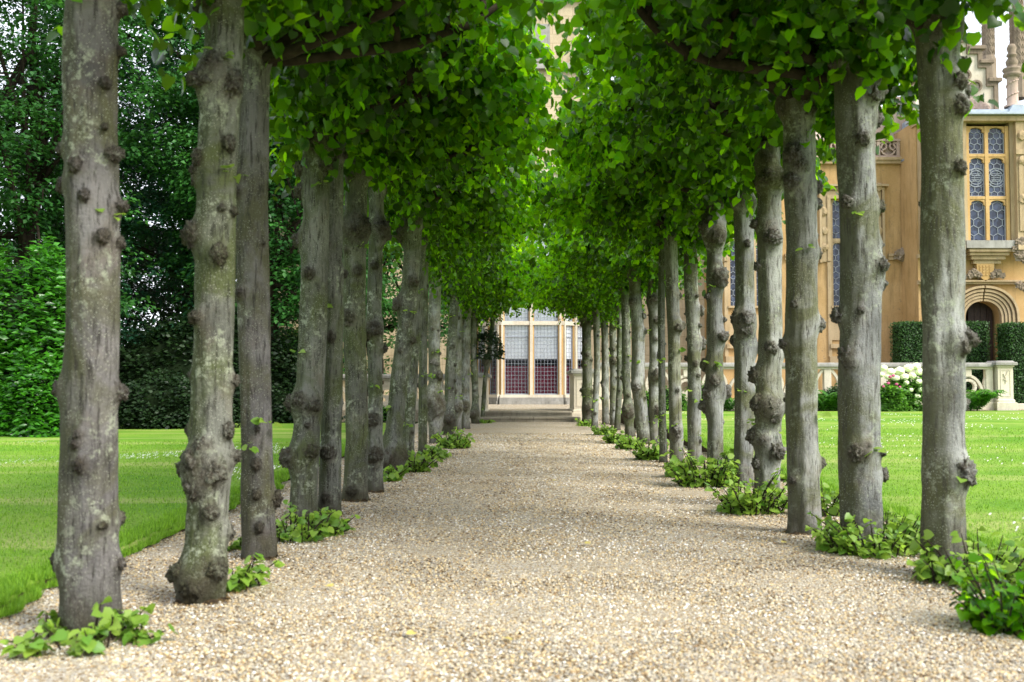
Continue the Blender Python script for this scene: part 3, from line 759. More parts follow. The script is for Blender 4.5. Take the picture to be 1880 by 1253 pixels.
# ---------------------------------------------------------------- big trees and shrubs on the left
def spray_foliage(name, clumps, per, rad, size, tmpl, sd, droop=.5, flat=.35, up=1.0):
    g = np.random.default_rng(sd); C = np.array(clumps); n = len(C)
    c = np.repeat(C, per, axis=0); N = len(c)
    a = g.random(N)*6.283; r = np.sqrt(g.random(N))*rad*np.repeat(g.uniform(.6,1.3,n), per)
    o = np.stack([np.cos(a)*r, np.sin(a)*r, g.normal(0, rad*flat*.5, N) - droop*r*r/rad], 1)
    pos = c + o
    tip = np.stack([np.cos(a), np.sin(a), -.35+0*a], 1) + g.normal(0,.35,(N,3))
    nrm = np.stack([np.cos(a)*.35, np.sin(a)*.35-.25, up+0*a], 1) + g.normal(0,.3,(N,3))
    tint = np.clip(np.repeat(g.random(n), per)*.6 + g.random(N)*.4, 0, 1)
    return leaf_mesh(name, pos, tip, nrm, size*g.uniform(.6,1.2,N), tmpl, tint)
def crown_clumps(c, rx, ry, z0, z1, n, sd, shell=.55, lumps=9):
    g = random.Random(sd); lb = []
    for _ in range(lumps):
        a = g.uniform(0, 6.283); k = g.uniform(.3,.8); z = g.uniform(z0+.15*(z1-z0), z1-.15*(z1-z0))
        lb.append((c[0]+rx*k*math.cos(a), c[1]+ry*k*math.sin(a), z, g.uniform(.35,.6)))
    out = []
    while len(out) < n:
        x = c[0]+g.uniform(-1,1)*rx; y = c[1]+g.uniform(-1,1)*ry; z = g.uniform(z0, z1)
        best = 9
        for (lx, ly, lz, lr) in lb:
            d = math.sqrt(((x-lx)/(rx*lr))**2 + ((y-ly)/(ry*lr))**2 + ((z-lz)/((z1-z0)*.5*lr))**2); best = min(best, d)
        if best > 1.0: continue
        if best < shell and g.random() < .7: continue
        out.append((x, y, z))
    return out
def big_tree(x, y, h, rx, z0, sd, leaf, n, label, tr=.28, per=70, size=.13, group=None, lumps=12, rad=.55):
    t = empty('broadleaf_tree', (x, y, 0), label=label, cat='tree', group=group)
    g = random.Random(sd); mb = MB(); p0 = Vector((x, y, -.05)); tpz = h*.8
    top = Vector((x+g.uniform(-.5,.5), y, tpz)); pts = [p0.lerp(top, i/9)+Vector((nz(i, sd, .4)*.4, nz(sd, i, .4)*.4, 0)) for i in range(10)]
    mb.tube(pts, [tr*(1.3 if i == 0 else 1)*(1-.085*i) for i in range(10)], 12, .3, sd); mb.build('trunk', M['limb'], t, smooth=True)
    cl = crown_clumps((x, y), rx, rx*.7, z0, h, n, sd, lumps=lumps)
    bb = MB()
    for _ in range(26):
        a = pts[g.randint(2, 8)]; q = Vector(g.choice(cl)); m = a.lerp(q, .5)+Vector((0,0,.25)); bb.tube([a, a.lerp(m,.5)+Vector((.08,0,.06)), m, m.lerp(q,.5)+Vector((0,.1,.1)), q], [tr*.28,tr*.22,tr*.16,tr*.1,tr*.03], 6, .3, sd)
    bb.build('branches', M['limb'], t, smooth=True)
    link('foliage', spray_foliage('foliage', cl, per, rad, size, SIMPLE, sd, .45), M[leaf], t)
    return t
GT = 'large trees beyond the left lawn'
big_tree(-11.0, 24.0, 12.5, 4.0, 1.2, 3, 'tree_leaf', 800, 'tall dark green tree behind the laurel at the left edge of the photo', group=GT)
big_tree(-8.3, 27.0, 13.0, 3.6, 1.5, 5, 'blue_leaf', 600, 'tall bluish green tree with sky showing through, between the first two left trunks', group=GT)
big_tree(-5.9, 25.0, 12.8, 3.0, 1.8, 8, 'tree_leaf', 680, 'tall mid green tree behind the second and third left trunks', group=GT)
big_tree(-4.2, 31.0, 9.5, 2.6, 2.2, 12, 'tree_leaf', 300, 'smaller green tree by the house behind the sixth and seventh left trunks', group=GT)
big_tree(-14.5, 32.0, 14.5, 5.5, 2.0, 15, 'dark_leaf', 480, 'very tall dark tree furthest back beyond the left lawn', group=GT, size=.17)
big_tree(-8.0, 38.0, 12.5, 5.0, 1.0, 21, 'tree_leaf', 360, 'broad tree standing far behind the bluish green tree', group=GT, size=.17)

def bush(name, label, cat, x, y, rx, ry, h, N, leaf, size, tmpl, sd, core=True, z0=0.0, group=None, mat_up=.8):
    root = empty(name, (x, y, z0), label=label, cat=cat, group=group); g = np.random.default_rng(sd)
    if core:
        MB().lump((x, y, z0+h*.42), 1, sd, 3, .25, 1.5, (rx*.66, ry*.66, h*.42)).build('stems', M['core'], root, smooth=True)
    d = unit(g.normal(0,1,(N,3))); d[:,2] = np.abs(d[:,2])*1.0 - .02
    k = np.array([.86 + .30*noise.noise(Vector((a[0]*2.6+sd, a[1]*2.6, a[2]*2.6))) for a in d]) * g.uniform(.80,1.06,N)
    ex = 1/np.maximum(np.abs(d).max(axis=1), .3)**.35
    pos = np.stack([x + d[:,0]*rx*k*ex, y + d[:,1]*ry*k*ex, z0 + .02 + d[:,2]*h*k*ex], 1)
    pos[:,2] = np.maximum(pos[:,2], z0+.02)
    a = g.random(N)*6.283
    tip = d*.6 + np.stack([np.cos(a), np.sin(a), -.2+0*a], 1)*.8; nrm = d*.7 + np.array([0,-.25,mat_up*.7]) + g.normal(0,.55,(N,3))
    link('leaves', leaf_mesh('leaves', pos, tip, nrm, size*g.uniform(.6,1.2,N), tmpl), M[leaf], root)
    return root
big_tree(-10.2, 33.0, 9.0, 4.5, .3, 41, 'dark_leaf', 300, 'lower dark tree filling the gap under the bluish green tree', group=GT, size=.16)
bush('laurel_bush', 'tall glossy bright green laurel at the left edge behind the lawn', 'bush', X(20,19), 19.2, 1.5, 1.4, 3.6, 17000, 'laurel_leaf', .17, NARROW, 4)
bush('laurel_bush', 'glossy laurel bush low at the left lawn edge, beside the nearest left trunk', 'bush', X(70,18), 18.2, .72, .8, 1.5, 6500, 'laurel_leaf', .15, NARROW, 6)
bush('yew_hedge', 'low black-green hedge in shade across the back of the left lawn', 'hedge', X(300,21), 21.3, 1.5, .7, 1.15, 6000, 'dark_leaf', .09, SIMPLE, 9)  # near-black leaf colour paints in the shadow under the trees
bush('yew_hedge', 'shaded dark hedge seen between the third and fourth left trunks', 'hedge', X(520,24), 24.0, .8, .5, .98, 3000, 'dark_leaf', .09, SIMPLE, 10)  # shade below the wall coping is put into the dark leaf colour
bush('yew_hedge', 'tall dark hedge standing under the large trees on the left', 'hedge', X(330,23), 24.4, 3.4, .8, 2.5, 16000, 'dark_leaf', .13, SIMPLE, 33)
bush('pale_shrub', 'pale yellow green shrub above the stone wall, between the third and fourth left trunks', 'bush', X(535,31), 32.0, 1.3, 1.0, 2.9, 5000, 'pale_leaf', .12, SIMPLE, 12)
bush('green_shrub', 'low green shrub under the left balustrade', 'bush', X(705,27), 26.9, .38, .3, .42, 900, 'fern_leaf', .08, NARROW, 13)
bush('holly_bush', 'dark holly twigs hanging beside the last left trunk, before the bay window', 'bush', X(893,25), 25.4, .42, .35, .8, 1900, 'dark_leaf', .07, SIMPLE, 14, core=False, z0=Z(660,25.4))

# ---------------------------------------------------------------- terrace, steps, balustrades
TZ = .27; YS = 26.3
MB().box(-40, 60, 28.05, 60, -.05, TZ).build('terrace', M['gravel_ground'], kind='structure')
MB().box(X(885,27), X(1068,27), 26.95, 28.05, -.05, TZ-.004).build('terrace', M['gravel_ground'], kind='structure')
st = empty('stone_steps', (.4, YS, 0), label='two shallow worn stone steps from the gravel path up to the terrace', cat='steps')
a0, a1 = X(880,YS), X(1066,YS)
for lab_i, (xa, xb, ya, yb, za, zb) in enumerate([(a0, a1, YS, YS+.36, -.03, .13), (X(889,26.7), X(1052,26.7), YS+.361, YS+.66, -.03, .262)]):
    cuts = [xa, xa+(xb-xa)*(.30 if lab_i == 0 else .42), xa+(xb-xa)*(.53 if lab_i == 0 else .99), xb]; mb = MB()
    for c0, c1 in zip(cuts[:-1], cuts[1:]):
        if c1-c0 > .05:
            mb.box(c0+.003, c1-.003, ya+.03, yb, za, zb-.05, .004); mb.box(c0+.003, c1-.003, ya, yb, zb-.05, zb, .012)
    mb.build('step', M['step_stone'], st)

def pedestal(mb, panel, x0, x1, y0, y1, zb, zt, cap=.06):
    h = zt-zb
    mb.box(x0-.07, x1+.07, y0-.07, y1+.07, zb-.1, zb+.17, .01)
    mb.box(x0-.035, x1+.035, y0-.035, y1+.035, zb+.17, zb+.25, .02)
    mb.box(x0, x1, y0, y1, zb+.25, zt-.17, .006)
    mb.box(x0-.03, x1+.03, y0-.03, y1+.03, zt-.17, zt-.12, .01)
    panel.box(x0-cap-.03, x1+cap+.03, y0-cap-.03, y1+cap+.03, zt-.12, zt-.04, .015)
    panel.box(x0-cap+.02, x1+cap-.02, y0-cap+.02, y1+cap-.02, zt-.04, zt, .03)
def ped_thing(name, label, x0, x1, y0, y1, zb, zt, group=None):
    t = empty(name, ((x0+x1)/2, (y0+y1)/2, zb), label=label, cat='pier', group=group)
    a, b = MB(), MB(); pedestal(a, b, x0, x1, y0, y1, zb, zt)
    a.build('shaft', M['pale_stone'], t); b.build('cap', M['grey_stone'], t)
    fr = MB(); w0, w1, z0, z1 = x0+.07, x1-.07, zb+.33, zt-.25; y = y0-.012
    for (p, q, r_, s_) in ((w0,w1,z0,z0+.02),(w0,w1,z1-.02,z1),(w0,w0+.02,z0+.02,z1-.02),(w1-.02,w1,z0+.02,z1-.02)): fr.box(p, q, y, y0+.01, r_, s_)
    # carved sprig on the panel
    cx = (w0+w1)/2; k = min(.06, (w1-w0)*.3)
    for (dx, dz, ex, ez) in ((0,-.16,.0,.12),(0,-.02,-1,.10),(0,.02,1,.12),(0,-.10,1,.0),(0,-.07,-1,-.0)): fr.bar((cx, y-.004, z1-.2+dz), (cx+ex*k, y-.004, z1-.2+dz+abs(ez)+.02), .018, .02)
    fr.build('panel', M['pale_stone'], t)
    return t
GP = 'stone piers of the terrace balustrade'
ped_thing('stone_pier', 'stone pier with weathered grey cap at the right end of the steps', X(1053,27), X(1092,27), 26.9, 28.9, .05, 1.36, GP)
ped_thing('stone_pier', 'stone pier with grey cap at the left end of the steps', X(858,27), X(894,27), 26.9, 28.9, .05, 1.26, GP)
YB = 28.3
ped_thing('stone_pier', 'stone pier with carved panel where the right balustrade ends, near the arched door', X(1823,YB), X(1851,YB), YB-.25, YB+.35, .30, 1.60, GP)

def balustrade(label, xa, xb, y, zb, zt, mat='pale_stone', capm='grey_stone'):
    t = empty('balustrade', ((xa+xb)/2, y, zb), label=label, cat='balustrade', group='pierced stone balustrades edging the terrace')
    c = MB(); c.box(xa, xb, y-.16, y+.16, zt-.11, zt-.03, .015); c.box(xa, xb, y-.11, y+.11, zt-.03, zt, .012); c.build('coping', M[capm], t)
    p = MB(); p.box(xa, xb, y-.14, y+.14, zb-.2, zb+.20, .01); p.box(xa, xb, y-.10, y+.10, zb+.20, zb+.27, .02); p.build('plinth', M[mat], t)
    b = MB(); z0, z1 = zb+.27, zt-.11; b.box(xa, xb, y-.09, y+.09, z1-.07, z1, .008)
    L = 1.55; n = max(1, round((xb-xa)/L)); L = (xb-xa)/n; z1 -= .07
    for i in range(n):
        x0 = xa+i*L; b.box(x0, x0+.20, y-.085, y+.085, z0, z1, .01)
        m0, m1 = x0+.20, x0+L; cx = (m0+m1)/2; hw = (m1-m0)/2; hh = z1-z0
        # strapwork arches
        for (rx, rz, zc, a0_, a1_) in ((hw*.62, hh*.78, z0, 0, math.pi), (hw*.30, hh*.22, z0+hh*.42, 0, 2*math.pi)):
            k = 16; pr = [(cx+rx*math.cos(a0_+(a1_-a0_)*j/k), zc+rz*math.sin(a0_+(a1_-a0_)*j/k)) for j in range(k+1)]
            for u_, v_ in zip(pr[:-1], pr[1:]): b.bar((u_[0], y, u_[1]), (v_[0], y, v_[1]), .075, .11)
        b.box(cx-.09, cx+.09, y-.07, y+.07, z1-hh*.24, z1-.002, .01)
        b.box(cx-.05, cx+.05, y-.06, y+.06, z0, z0+hh*.30, .01)
        for sx in (-1, 1):
            k = 8; q = [(cx+sx*(hw - hw*.33*math.sin(math.pi*j/k)), z0+hh*j/k) for j in range(k+1)]
            for u_, v_ in zip(q[:-1], q[1:]): b.bar((u_[0], y, u_[1]), (v_[0], y, v_[1]), .07, .10)
    b.box(xb-.2, xb, y-.085, y+.085, z0, z1, .01)
    b.build('tracery', M[mat], t)
    return t
balustrade('long pierced stone balustrade with grey coping across the right side of the terrace', X(1098,YB), X(1820,YB), YB, .28, 1.55)
balustrade('short pierced stone balustrade seen left of the steps, between the left trunks', X(560,YB), X(850,YB), YB, .22, 1.24, 'pale_stone')
MB().box(X(1858,29), X(2000,29), 28.9, 29.3, .2, .42, .015).build('stone_step', M['pale_stone'], label='pale stone step right of the balustrade pier', cat='step')
w_ = empty('garden_wall', (X(520,31), 30.5, 0), label='low garden wall with pale coping beyond the left lawn', cat='wall')
MB().box(X(440,30.5), X(600,30.5), 30.35, 30.65, -.05, Z(690,30.5), .0).build('wall', M['grey_stone'], w_)
MB().box(X(438,30.5), X(602,30.5), 30.25, 30.75, Z(690,30.5)+.001, Z(679,30.5), .02).build('coping', M['pale_stone'], w_)

# ---------------------------------------------------------------- manor house
YF, YW, YO = 36.6, 34.4, 33.0        # bay front / right wing wall / projecting porch tower
H = empty('manor_house', (8, YW, TZ), label='golden stone country house with mullioned bay window, stepped gable and oriel over an arched door', cat='house')
def wall_holes(mb, x0, x1, y, z0, z1, holes, dep=.3):
    xs = sorted({x0, x1, *[h[0] for h in holes], *[h[1] for h in holes]}); zs = sorted({z0, z1, *[h[2] for h in holes], *[h[3] for h in holes]})
    for a, b in zip(xs[:-1], xs[1:]):
        for c, d in zip(zs[:-1], zs[1:]):
            mx_, mz = (a+b)/2, (c+d)/2
            if any(h[0] < mx_ < h[1] and h[2] < mz < h[3] for h in holes): continue
            mb.quad((a,y,c),(b,y,c),(b,y,d),(a,y,d))
    for (a, b, c, d) in holes:
        mb.quad((a,y,c),(a,y,d),(a,y+dep,d),(a,y+dep,c)).quad((b,y,c),(b,y+dep,c),(b,y+dep,d),(b,y,d))
        mb.quad((a,y,d),(b,y,d),(b,y+dep,d),(a,y+dep,d)).quad((a,y,c),(a,y+dep,c),(b,y+dep,c),(b,y,c))
# --- far facade with the bay
bx0, bx1 = X(918,YF), X(1033,YF)
zs0 = Z(725,YF); zt1 = Z(597,YF); zt1b = Z(590,YF); zt2 = zt1b + 2.15; zt3 = zt2+.14; ztop = zt3+1.9
mb = MB(); hw0, hw1 = X(872,YF+1.2), X(1080,YF+1.2)
wall_holes(mb, -9.2, hw0, YF+1.2, TZ-.3, 8.6, []); wall_holes(mb, hw1, X(1330,YF), YF+1.2, TZ-.3, 8.6, [])
mb.quad((hw0,YF+1.2,ztop+.8),(hw1,YF+1.2,ztop+.8),(hw1,YF+1.2,8.6),(hw0,YF+1.2,8.6))
# attic gable behind
gx0, gx1, gz = -.8, 2.6, 15.2
mb.quad((-4.5,YF+1.202,8.6),(6,YF+1.202,8.6),(6,YF+1.202,11.8),(gx1,YF+1.202,11.8),(gx1,YF+1.202,gz),(gx0,YF+1.202,gz),(gx0,YF+1.202,11.8),(-4.5,YF+1.202,11.8))
mb.quad((-9.2,YF+1.2,TZ-.3),(-9.2,YF+1.2,8.6),(-9.2,YF+9,8.6),(-9.2,YF+9,TZ-.3))
mb.quad((-9.2,YF+1.2,8.6),(X(1330,YF),YF+1.2,8.6),(X(1330,YF),YF+9,8.6),(-9.2,YF+9,8.6))
mb.build('wall', M['cream'], H)
MB().box(-9.3, X(1330,YF), YF+1.05, YF+1.19, 8.35, 8.6).box(gx0-.1, gx1+.1, YF+1.0, YF+1.19, 12.6, 12.8).box(gx0-.15, gx1+.15, YF+1.0, YF+1.6, gz, gz+.25).box(.3,1.4,YF+1.14,YF+1.195,12.9,14.3).build('cornice', M['grey_stone'], H)
bay = MB()
ST = M['pale_stone']; GO = M['gold_stone']
def bay_face(pa, pb, nl, label):
    """one flat face of the bay from plan point pa to pb holding nl lights"""
    pa, pb = Vector(pa), Vector(pb); L = (pb-pa).length; ang = math.atan2(pb.y-pa.y, pb.x-pa.x)
    M4 = Matrix.Translation((pa.x, pa.y, 0)) @ Matrix.Rotation(ang, 4, 'Z')
    W = empty('window', (0,0,0)); W.parent = H; W.location = -Vector(H.location)
    def fin(m, name, mat, parent=W):
        m.v = [tuple(M4 @ Vector(v)) for v in m.v]; return m.build(name, mat, parent)
    base = MB(); base.box(-.02, L+.02, -.10, .3, TZ-.1, zs0-.22); base.box(-.02, L+.02, -.16, .3, zs0-.22, zs0-.10); base.box(-.02, L+.02, -.20, .3, TZ-.1, TZ+.12)
    fin(base, 'plinth', M['grey_stone'])
    s_ = MB(); s_.box(0, L, -.13, .28, zs0-.10, zs0)
    for z0, z1 in ((zt1, zt1b), (zt2, zt3), (ztop, ztop+.35)): s_.box(.0, L, -.035, .17, z0, z1)
    s_.box(-.05, L+.05, -.12, .25, ztop+.35, ztop+.5); s_.box(0, L, 0, .2, ztop+.5, ztop+1.1); s_.box(-.05,L+.05,-.08,.25,ztop+1.1,ztop+1.2)
    mull = MB(); gold = MB(); pw = .16; mw = .19
    xs = [0]
    for i in range(1, nl): xs.append(i*L/nl)
    xs.append(L)
    lights = []
    for i, x in enumerate(xs):
        wv = pw if i in (0, nl) else mw
        a = max(0, x-wv/2) if i not in (0,nl) else (0 if i == 0 else L-wv)
        mull.box(a+.045, a+wv-.045, -.06, .14, zs0, ztop); gold.box(a, a+.045, .0, .18, zs0, ztop); gold.box(a+wv-.045, a+wv, .0, .18, zs0, ztop)
        lights.append((a, a+wv))
    fin(s_, 'transom', ST); fin(mull, 'mullion', ST); fin(gold, 'reveal', GO)
    lead = MB(); pane = MB(); blind = MB(); cur = MB()
    for (l0, l1) in zip(lights[:-1], lights[1:]):
        x0, x1 = l0[1], l1[0]
        for (za, zb) in ((zs0, zt1), (zt1b, zt2), (zt3, ztop)):
            pane.quad((x0,.09,za),(x1,.09,za),(x1,.09,zb),(x0,.09,zb))
            nc = max(3, round((x1-x0)/.125)); nr = round((zb-za)/.135)
            for i in range(1, nc): lead.bar((x0+(x1-x0)*i/nc, .075, za), (x0+(x1-x0)*i/nc, .075, zb), .010, .010)
            for j in range(1, nr): lead.bar((x0, .072, za+(zb-za)*j/nr), (x1, .072, za+(zb-za)*j/nr), .009, .010)
            lead.bar((x0+.018,.07,za),(x0+.018,.07,zb),.036,.03); lead.bar((x1-.018,.07,za),(x1-.018,.07,zb),.036,.03); lead.bar((x0,.068,za+.02),(x1,.068,za+.02),.04,.03)
        lead.bar((x0,.066,Z(618.5,YF)),(x1,.066,Z(618.5,YF)),.035,.03)
        zb_ = Z(659,YF)
        blind.box(x0, x1, .10, .105, zb_, zt1); blind.box(x0, x1, .10, .105, zt1b, ztop)
        cur.box(x0+(x1-x0)*.0, x1, .22, .26, zs0-.1, Z(672,YF))
    fin(lead, 'leading', M['lead']); fin(pane, 'pane', M['glass']); fin(blind, 'blind', M['blind']); fin(cur, 'curtain', M['maroon'])
ca = 1.0
bay_face((bx0, YF), (bx1, YF), 2, 'front')
bay_face((bx1, YF), (bx1+.95, YF+.95), 2, 'right')
bay_face((bx0-.95, YF+.95), (bx0, YF), 2, 'left')
rm = MB(); rm.quad((bx0-3,YF+3,TZ-.1),(bx1+3,YF+3,TZ-.1),(bx1+3,YF+3,ztop+.6),(bx0-3,YF+3,ztop+.6)).quad((bx0-3,YF+1.22,TZ-.1),(bx0-3,YF+3,TZ-.1),(bx0-3,YF+3,ztop+.6),(bx0-3,YF+1.22,ztop+.6)).quad((bx1+3,YF+1.22,TZ-.1),(bx1+3,YF+3,TZ-.1),(bx1+3,YF+3,ztop+.6),(bx1+3,YF+1.22,ztop+.6)).quad((bx0-3,YF+.3,ztop+.6),(bx1+3,YF+.3,ztop+.6),(bx1+3,YF+3,ztop+.6),(bx0-3,YF+3,ztop+.6))
rm.build('room', M['room'], H)
cx_ = (bx0+bx1)/2
ro = MB(); cxr = X(996,YF); zr = Z(545,YF)                       # little leaded roundel in the upper light
pr = [(cxr+.22*math.cos(a*math.pi/10), zr+.3*math.sin(a*math.pi/10)) for a in range(21)]
for u_, v_ in zip(pr[:-1], pr[1:]): ro.bar((u_[0], YF+.06, u_[1]), (v_[0], YF+.06, v_[1]), .04, .03)
for k in range(-2, 3): ro.bar((cxr+k*.08, YF+.062, zr-.24), (cxr+k*.08, YF+.062, zr+.24), .03, .02); ro.bar((cxr-.2, YF+.06, zr+k*.1), (cxr+.2, YF+.06, zr+k*.1), .03, .02)
ro.build('roundel', M['iron'], H)
MB().prism([(bx0-.95,ztop+1.2),(bx1+.95,ztop+1.2),(bx1+.9,ztop+1.26),(bx0-.9,ztop+1.26)], YF+.2, YF+1.19).build('roof', M['lead_roof'], H)

# --- right wing
wx0, wx1 = X(1328,YW), X(1690,YW)
def Zw(py): return Z(py, YW)
def Xw(px): return X(px, YW)
wins = []
for cpx in (1376, 1566):
    wins.append((Xw(cpx-39), Xw(cpx+39), Zw(562), Zw(366)))
mb = MB(); wall_holes(mb, wx0, wx1, YW, TZ-.3, Zw(296), wins, .35)
mb.quad((wx0,YW,TZ-.3),(wx0,YW,Zw(296)),(wx0,YW+3.3,Zw(296)),(wx0,YW+3.3,TZ-.3))
mb.quad((wx0,YW+.3,Zw(262)),(40,YW+.3,Zw(262)),(40,YW+12,Zw(262)),(wx0,YW+12,Zw(262)))
mb.build('wall', M['ochre'], H)
MB().quad((wx0,YW+.5,Zw(262)+.01),(Xw(1690),YW+.5,Zw(262)+.01),(Xw(1690),YW+6,Zw(262)+4.2),(wx0,YW+6,Zw(262)+4.2)).quad((wx0,YW+.5,Zw(262)+.01),(wx0,YW+6,Zw(262)+4.2),(wx0,YW+11,Zw(262)+.01)).build('roof', M['pink_stone'], H)
tr = MB()
tr.box(wx0-.1, wx1, YW-.14, YW+.3, Zw(302), Zw(296)); tr.box(wx0-.14, wx1, YW-.2, YW+.3, Zw(296), Zw(291))
for a, b in ((wx0, Xw(1376-66)), (Xw(1376+66), Xw(1566-66)), (Xw(1566+66), wx1)):
    if b > a: tr.box(a, b, YW-.10, YW-.001, Zw(478), Zw(472)); tr.box(a, b, YW-.15, YW-.001, Zw(472), Zw(467))
tr.build('string_course', M['ochre_trim'], H)
for px in (1478, 1655): 
    MB().lump((Xw(px), YW-.16, Zw(470)), .22, px, 3, .6, 2.6, (1.1,.6,.9)).build('carved_boss', M['brown_stone'], H)
par = MB()          # pierced parapet
pz0, pz1 = Zw(291), Zw(256)
par.box(wx0, wx1, YW-.06, YW+.10, pz0, pz0+.08); par.box(wx0, wx1, YW-.10, YW+.14, pz1-.08, pz1)
k = 10; LL = (wx1-wx0)/k
for i in range(k):
    x0 = wx0+i*LL; par.box(x0-.05, x0+.05, YW-.07, YW+.11, pz0+.08, pz1-.08)
    for c_, rr_ in ((x0+LL*.5, .24),(x0+LL*.22,.13),(x0+LL*.78,.13)):
        q = [(c_+rr_*math.cos(a*math.pi/8), (pz0+pz1)/2+(.0 if rr_ > .2 else .08)+rr_*.95*math.sin(a*math.pi/8)) for a in range(17)]
        for u_, v_ in zip(q[:-1], q[1:]): par.bar((u_[0],YW+.01,u_[1]),(v_[0],YW+.01,v_[1]),.055,.12)
par.box(wx0, wx1, YW+.12, YW+.16, pz0, pz1-.08)
par.build('parapet', M['pink_stone'], H)
def hexlead(lead, x0, x1, z0, z1, y, s=.15, w=.016):
    """hexagonal leaded lattice clipped to a rectangle"""
    def clip(p, q):
        (ax, az), (bx, bz) = p, q
        t0, t1 = 0, 1
        for d, lo, hi, o in ((bx-ax, x0, x1, ax), (bz-az, z0, z1, az)):
            if abs(d) < 1e-9:
                if o < lo or o > hi: return
                continue
            ta, tb = (lo-o)/d, (hi-o)/d
            if ta > tb: ta, tb = tb, ta
            t0, t1 = max(t0, ta), min(t1, tb)
        if t1 > t0: lead.bar((ax+(bx-ax)*t0, y, az+(bz-az)*t0), (ax+(bx-ax)*t1, y, az+(bz-az)*t1), w, .014)
    hw = s*.866; j = 0; z = z0 - s
    while z < z1+s:
        x = x0 - hw*2 + (hw if j % 2 else 0)
        while x < x1+hw*2:
            c = [(x, z+s*.55), (x+hw, z+s*.22), (x+hw, z-s*.55)]
            clip((x, z+s*.5), (x+hw, z+s)); clip((x+hw, z+s), (x+2*hw, z+s*.5)); clip((x, z+s*.5), (x, z-s*.5))
            x += 2*hw
        z += s*1.5; j += 1
def arched_head(mb, x0, x1, z1, y0, y1, h=.16):
    h *= .8
    """cusped tracery filling the top corners of a light"""
    k = 8; c = (x0+x1)/2; r = (x1-x0)/2
    for sx in (-1, 1):
        pts = [(c+sx*r, z1-h-.04)] + [(c+sx*r*math.cos(a*math.pi/2/k)**.8 if a < k else c, z1-h-.04+(h)*math.sin(a*math.pi/2/k)) for a in range(k+1)] + [(c, z1), (c+sx*r, z1)]
        if sx < 0: pts = pts[::-1]
        mb.prism(pts, y0, y1)
        mb.prism([(c+sx*r, z1-h*1.1),(c+sx*r*.76, z1-h*.80),(c+sx*r*.80, z1-h*.45),(c+sx*r,z1-h*.3)][::sx], y0+.002, y1-.002)
for wi, (x0, x1, z0, z1) in enumerate(wins):
    W = empty('window', (0,0,0)); W.parent = H; W.location = -Vector(H.location)
    fr = MB(); n = 3; mw = .10; L = (x1-x0-mw)/n; lead = MB(); pane = MB(); y = YW
    for i in range(n+1): fr.box(x0+i*L, x0+i*L+mw, y+.05, y+.22, z0, z1)
    ztr = Zw(441)
    for i in range(n):
        a, b = x0+i*L+mw, x0+(i+1)*L
        fr.box(a, b, y+.06, y+.20, ztr-.05, ztr+.06); arched_head(fr, a, b, z1, y+.08, y+.18); arched_head(fr, a, b, ztr-.05, y+.08, y+.18)
        pane.quad((a,y+.17,z0),(b,y+.17,z0),(b,y+.17,z1),(a,y+.17,z1))
        hexlead(lead, a, b, z0, ztr-.05, y+.155, .13); hexlead(lead, a, b, ztr+.06, z1, y+.155, .16)
    fr.build('mullion', M['ochre_trim'], W); lead.build('leading', M['lead'], W); pane.build('pane', M['dark_glass'], W)
    m = MB()   # moulded surround with quoin blocks, hood and apron panel
    for (o, d, wd) in ((.0,.10,.12),(.12,.06,.16),(.30,.13,.08)):
        m.box(x0-o-wd, x0-o-.002, y-d, y+.03, Zw(480)-o*.2, z1+o); m.box(x1+o+.002, x1+o+wd, y-d, y+.03, Zw(480)-o*.2, z1+o); m.box(x0-o-wd, x1+o+wd, y-d, y+.03, z1+o+.002, z1+o+wd)
    m.box(x0-.5, x1+.5, y-.22, y-.001, z1+.40, z1+.47)
    for zz in (Zw(345), Zw(390), Zw(425), Zw(455)):
        for xx in (x0-.21, x1+.21): m.lump((xx, y-.10, zz), .11, zz, 2, .5, 3, (1,.6,1.3))
    m.box(x0-.12, x0-.002, y-.06, y+.03, Zw(655), Zw(481)); m.box(x1+.002, x1+.12, y-.06, y+.03, Zw(655), Zw(481))
    m.box(x0, x1, y-.10, y+.03, Zw(566), Zw(562)-.002); m.box(x0, x1, y-.05, y-.001, Zw(625), Zw(578)); m.box(x0-.06, x1+.06, y-.12, y-.001, Zw(640), Zw(632))
    m.box(x0-.1, x1+.1, y-.14, y-.001, Zw(672), Zw(655))
    m.build('surround', M['ochre_trim'], W)
# downpipe with hopper head
px_ = Xw(1670); dp = MB(); dp.tube([(px_, YW-.12, Zw(325)), (px_, YW-.12, TZ)], [.055,.055], 12)
for zz in (330, 385, 440, 500, 550, 600): dp.box(px_-.10, px_+.10, YW-.19, YW-.001, Zw(zz), Zw(zz)+.07, .01)
dp.build('downpipe', M['iron'], H)
hp = MB(); hp.box(px_-.19, px_+.19, YW-.34, YW-.002, Zw(322), Zw(300), .02); hp.box(px_-.24, px_+.24, YW-.38, YW-.002, Zw(300)+.001, Zw(296), .01); hp.prism([(px_-.17,Zw(322)-.001),(px_+.17,Zw(322)-.001),(px_+.06,Zw(330)),(px_-.06,Zw(330))][::-1], YW-.28, YW-.01); hp.build('hopper', M['lead'], H)

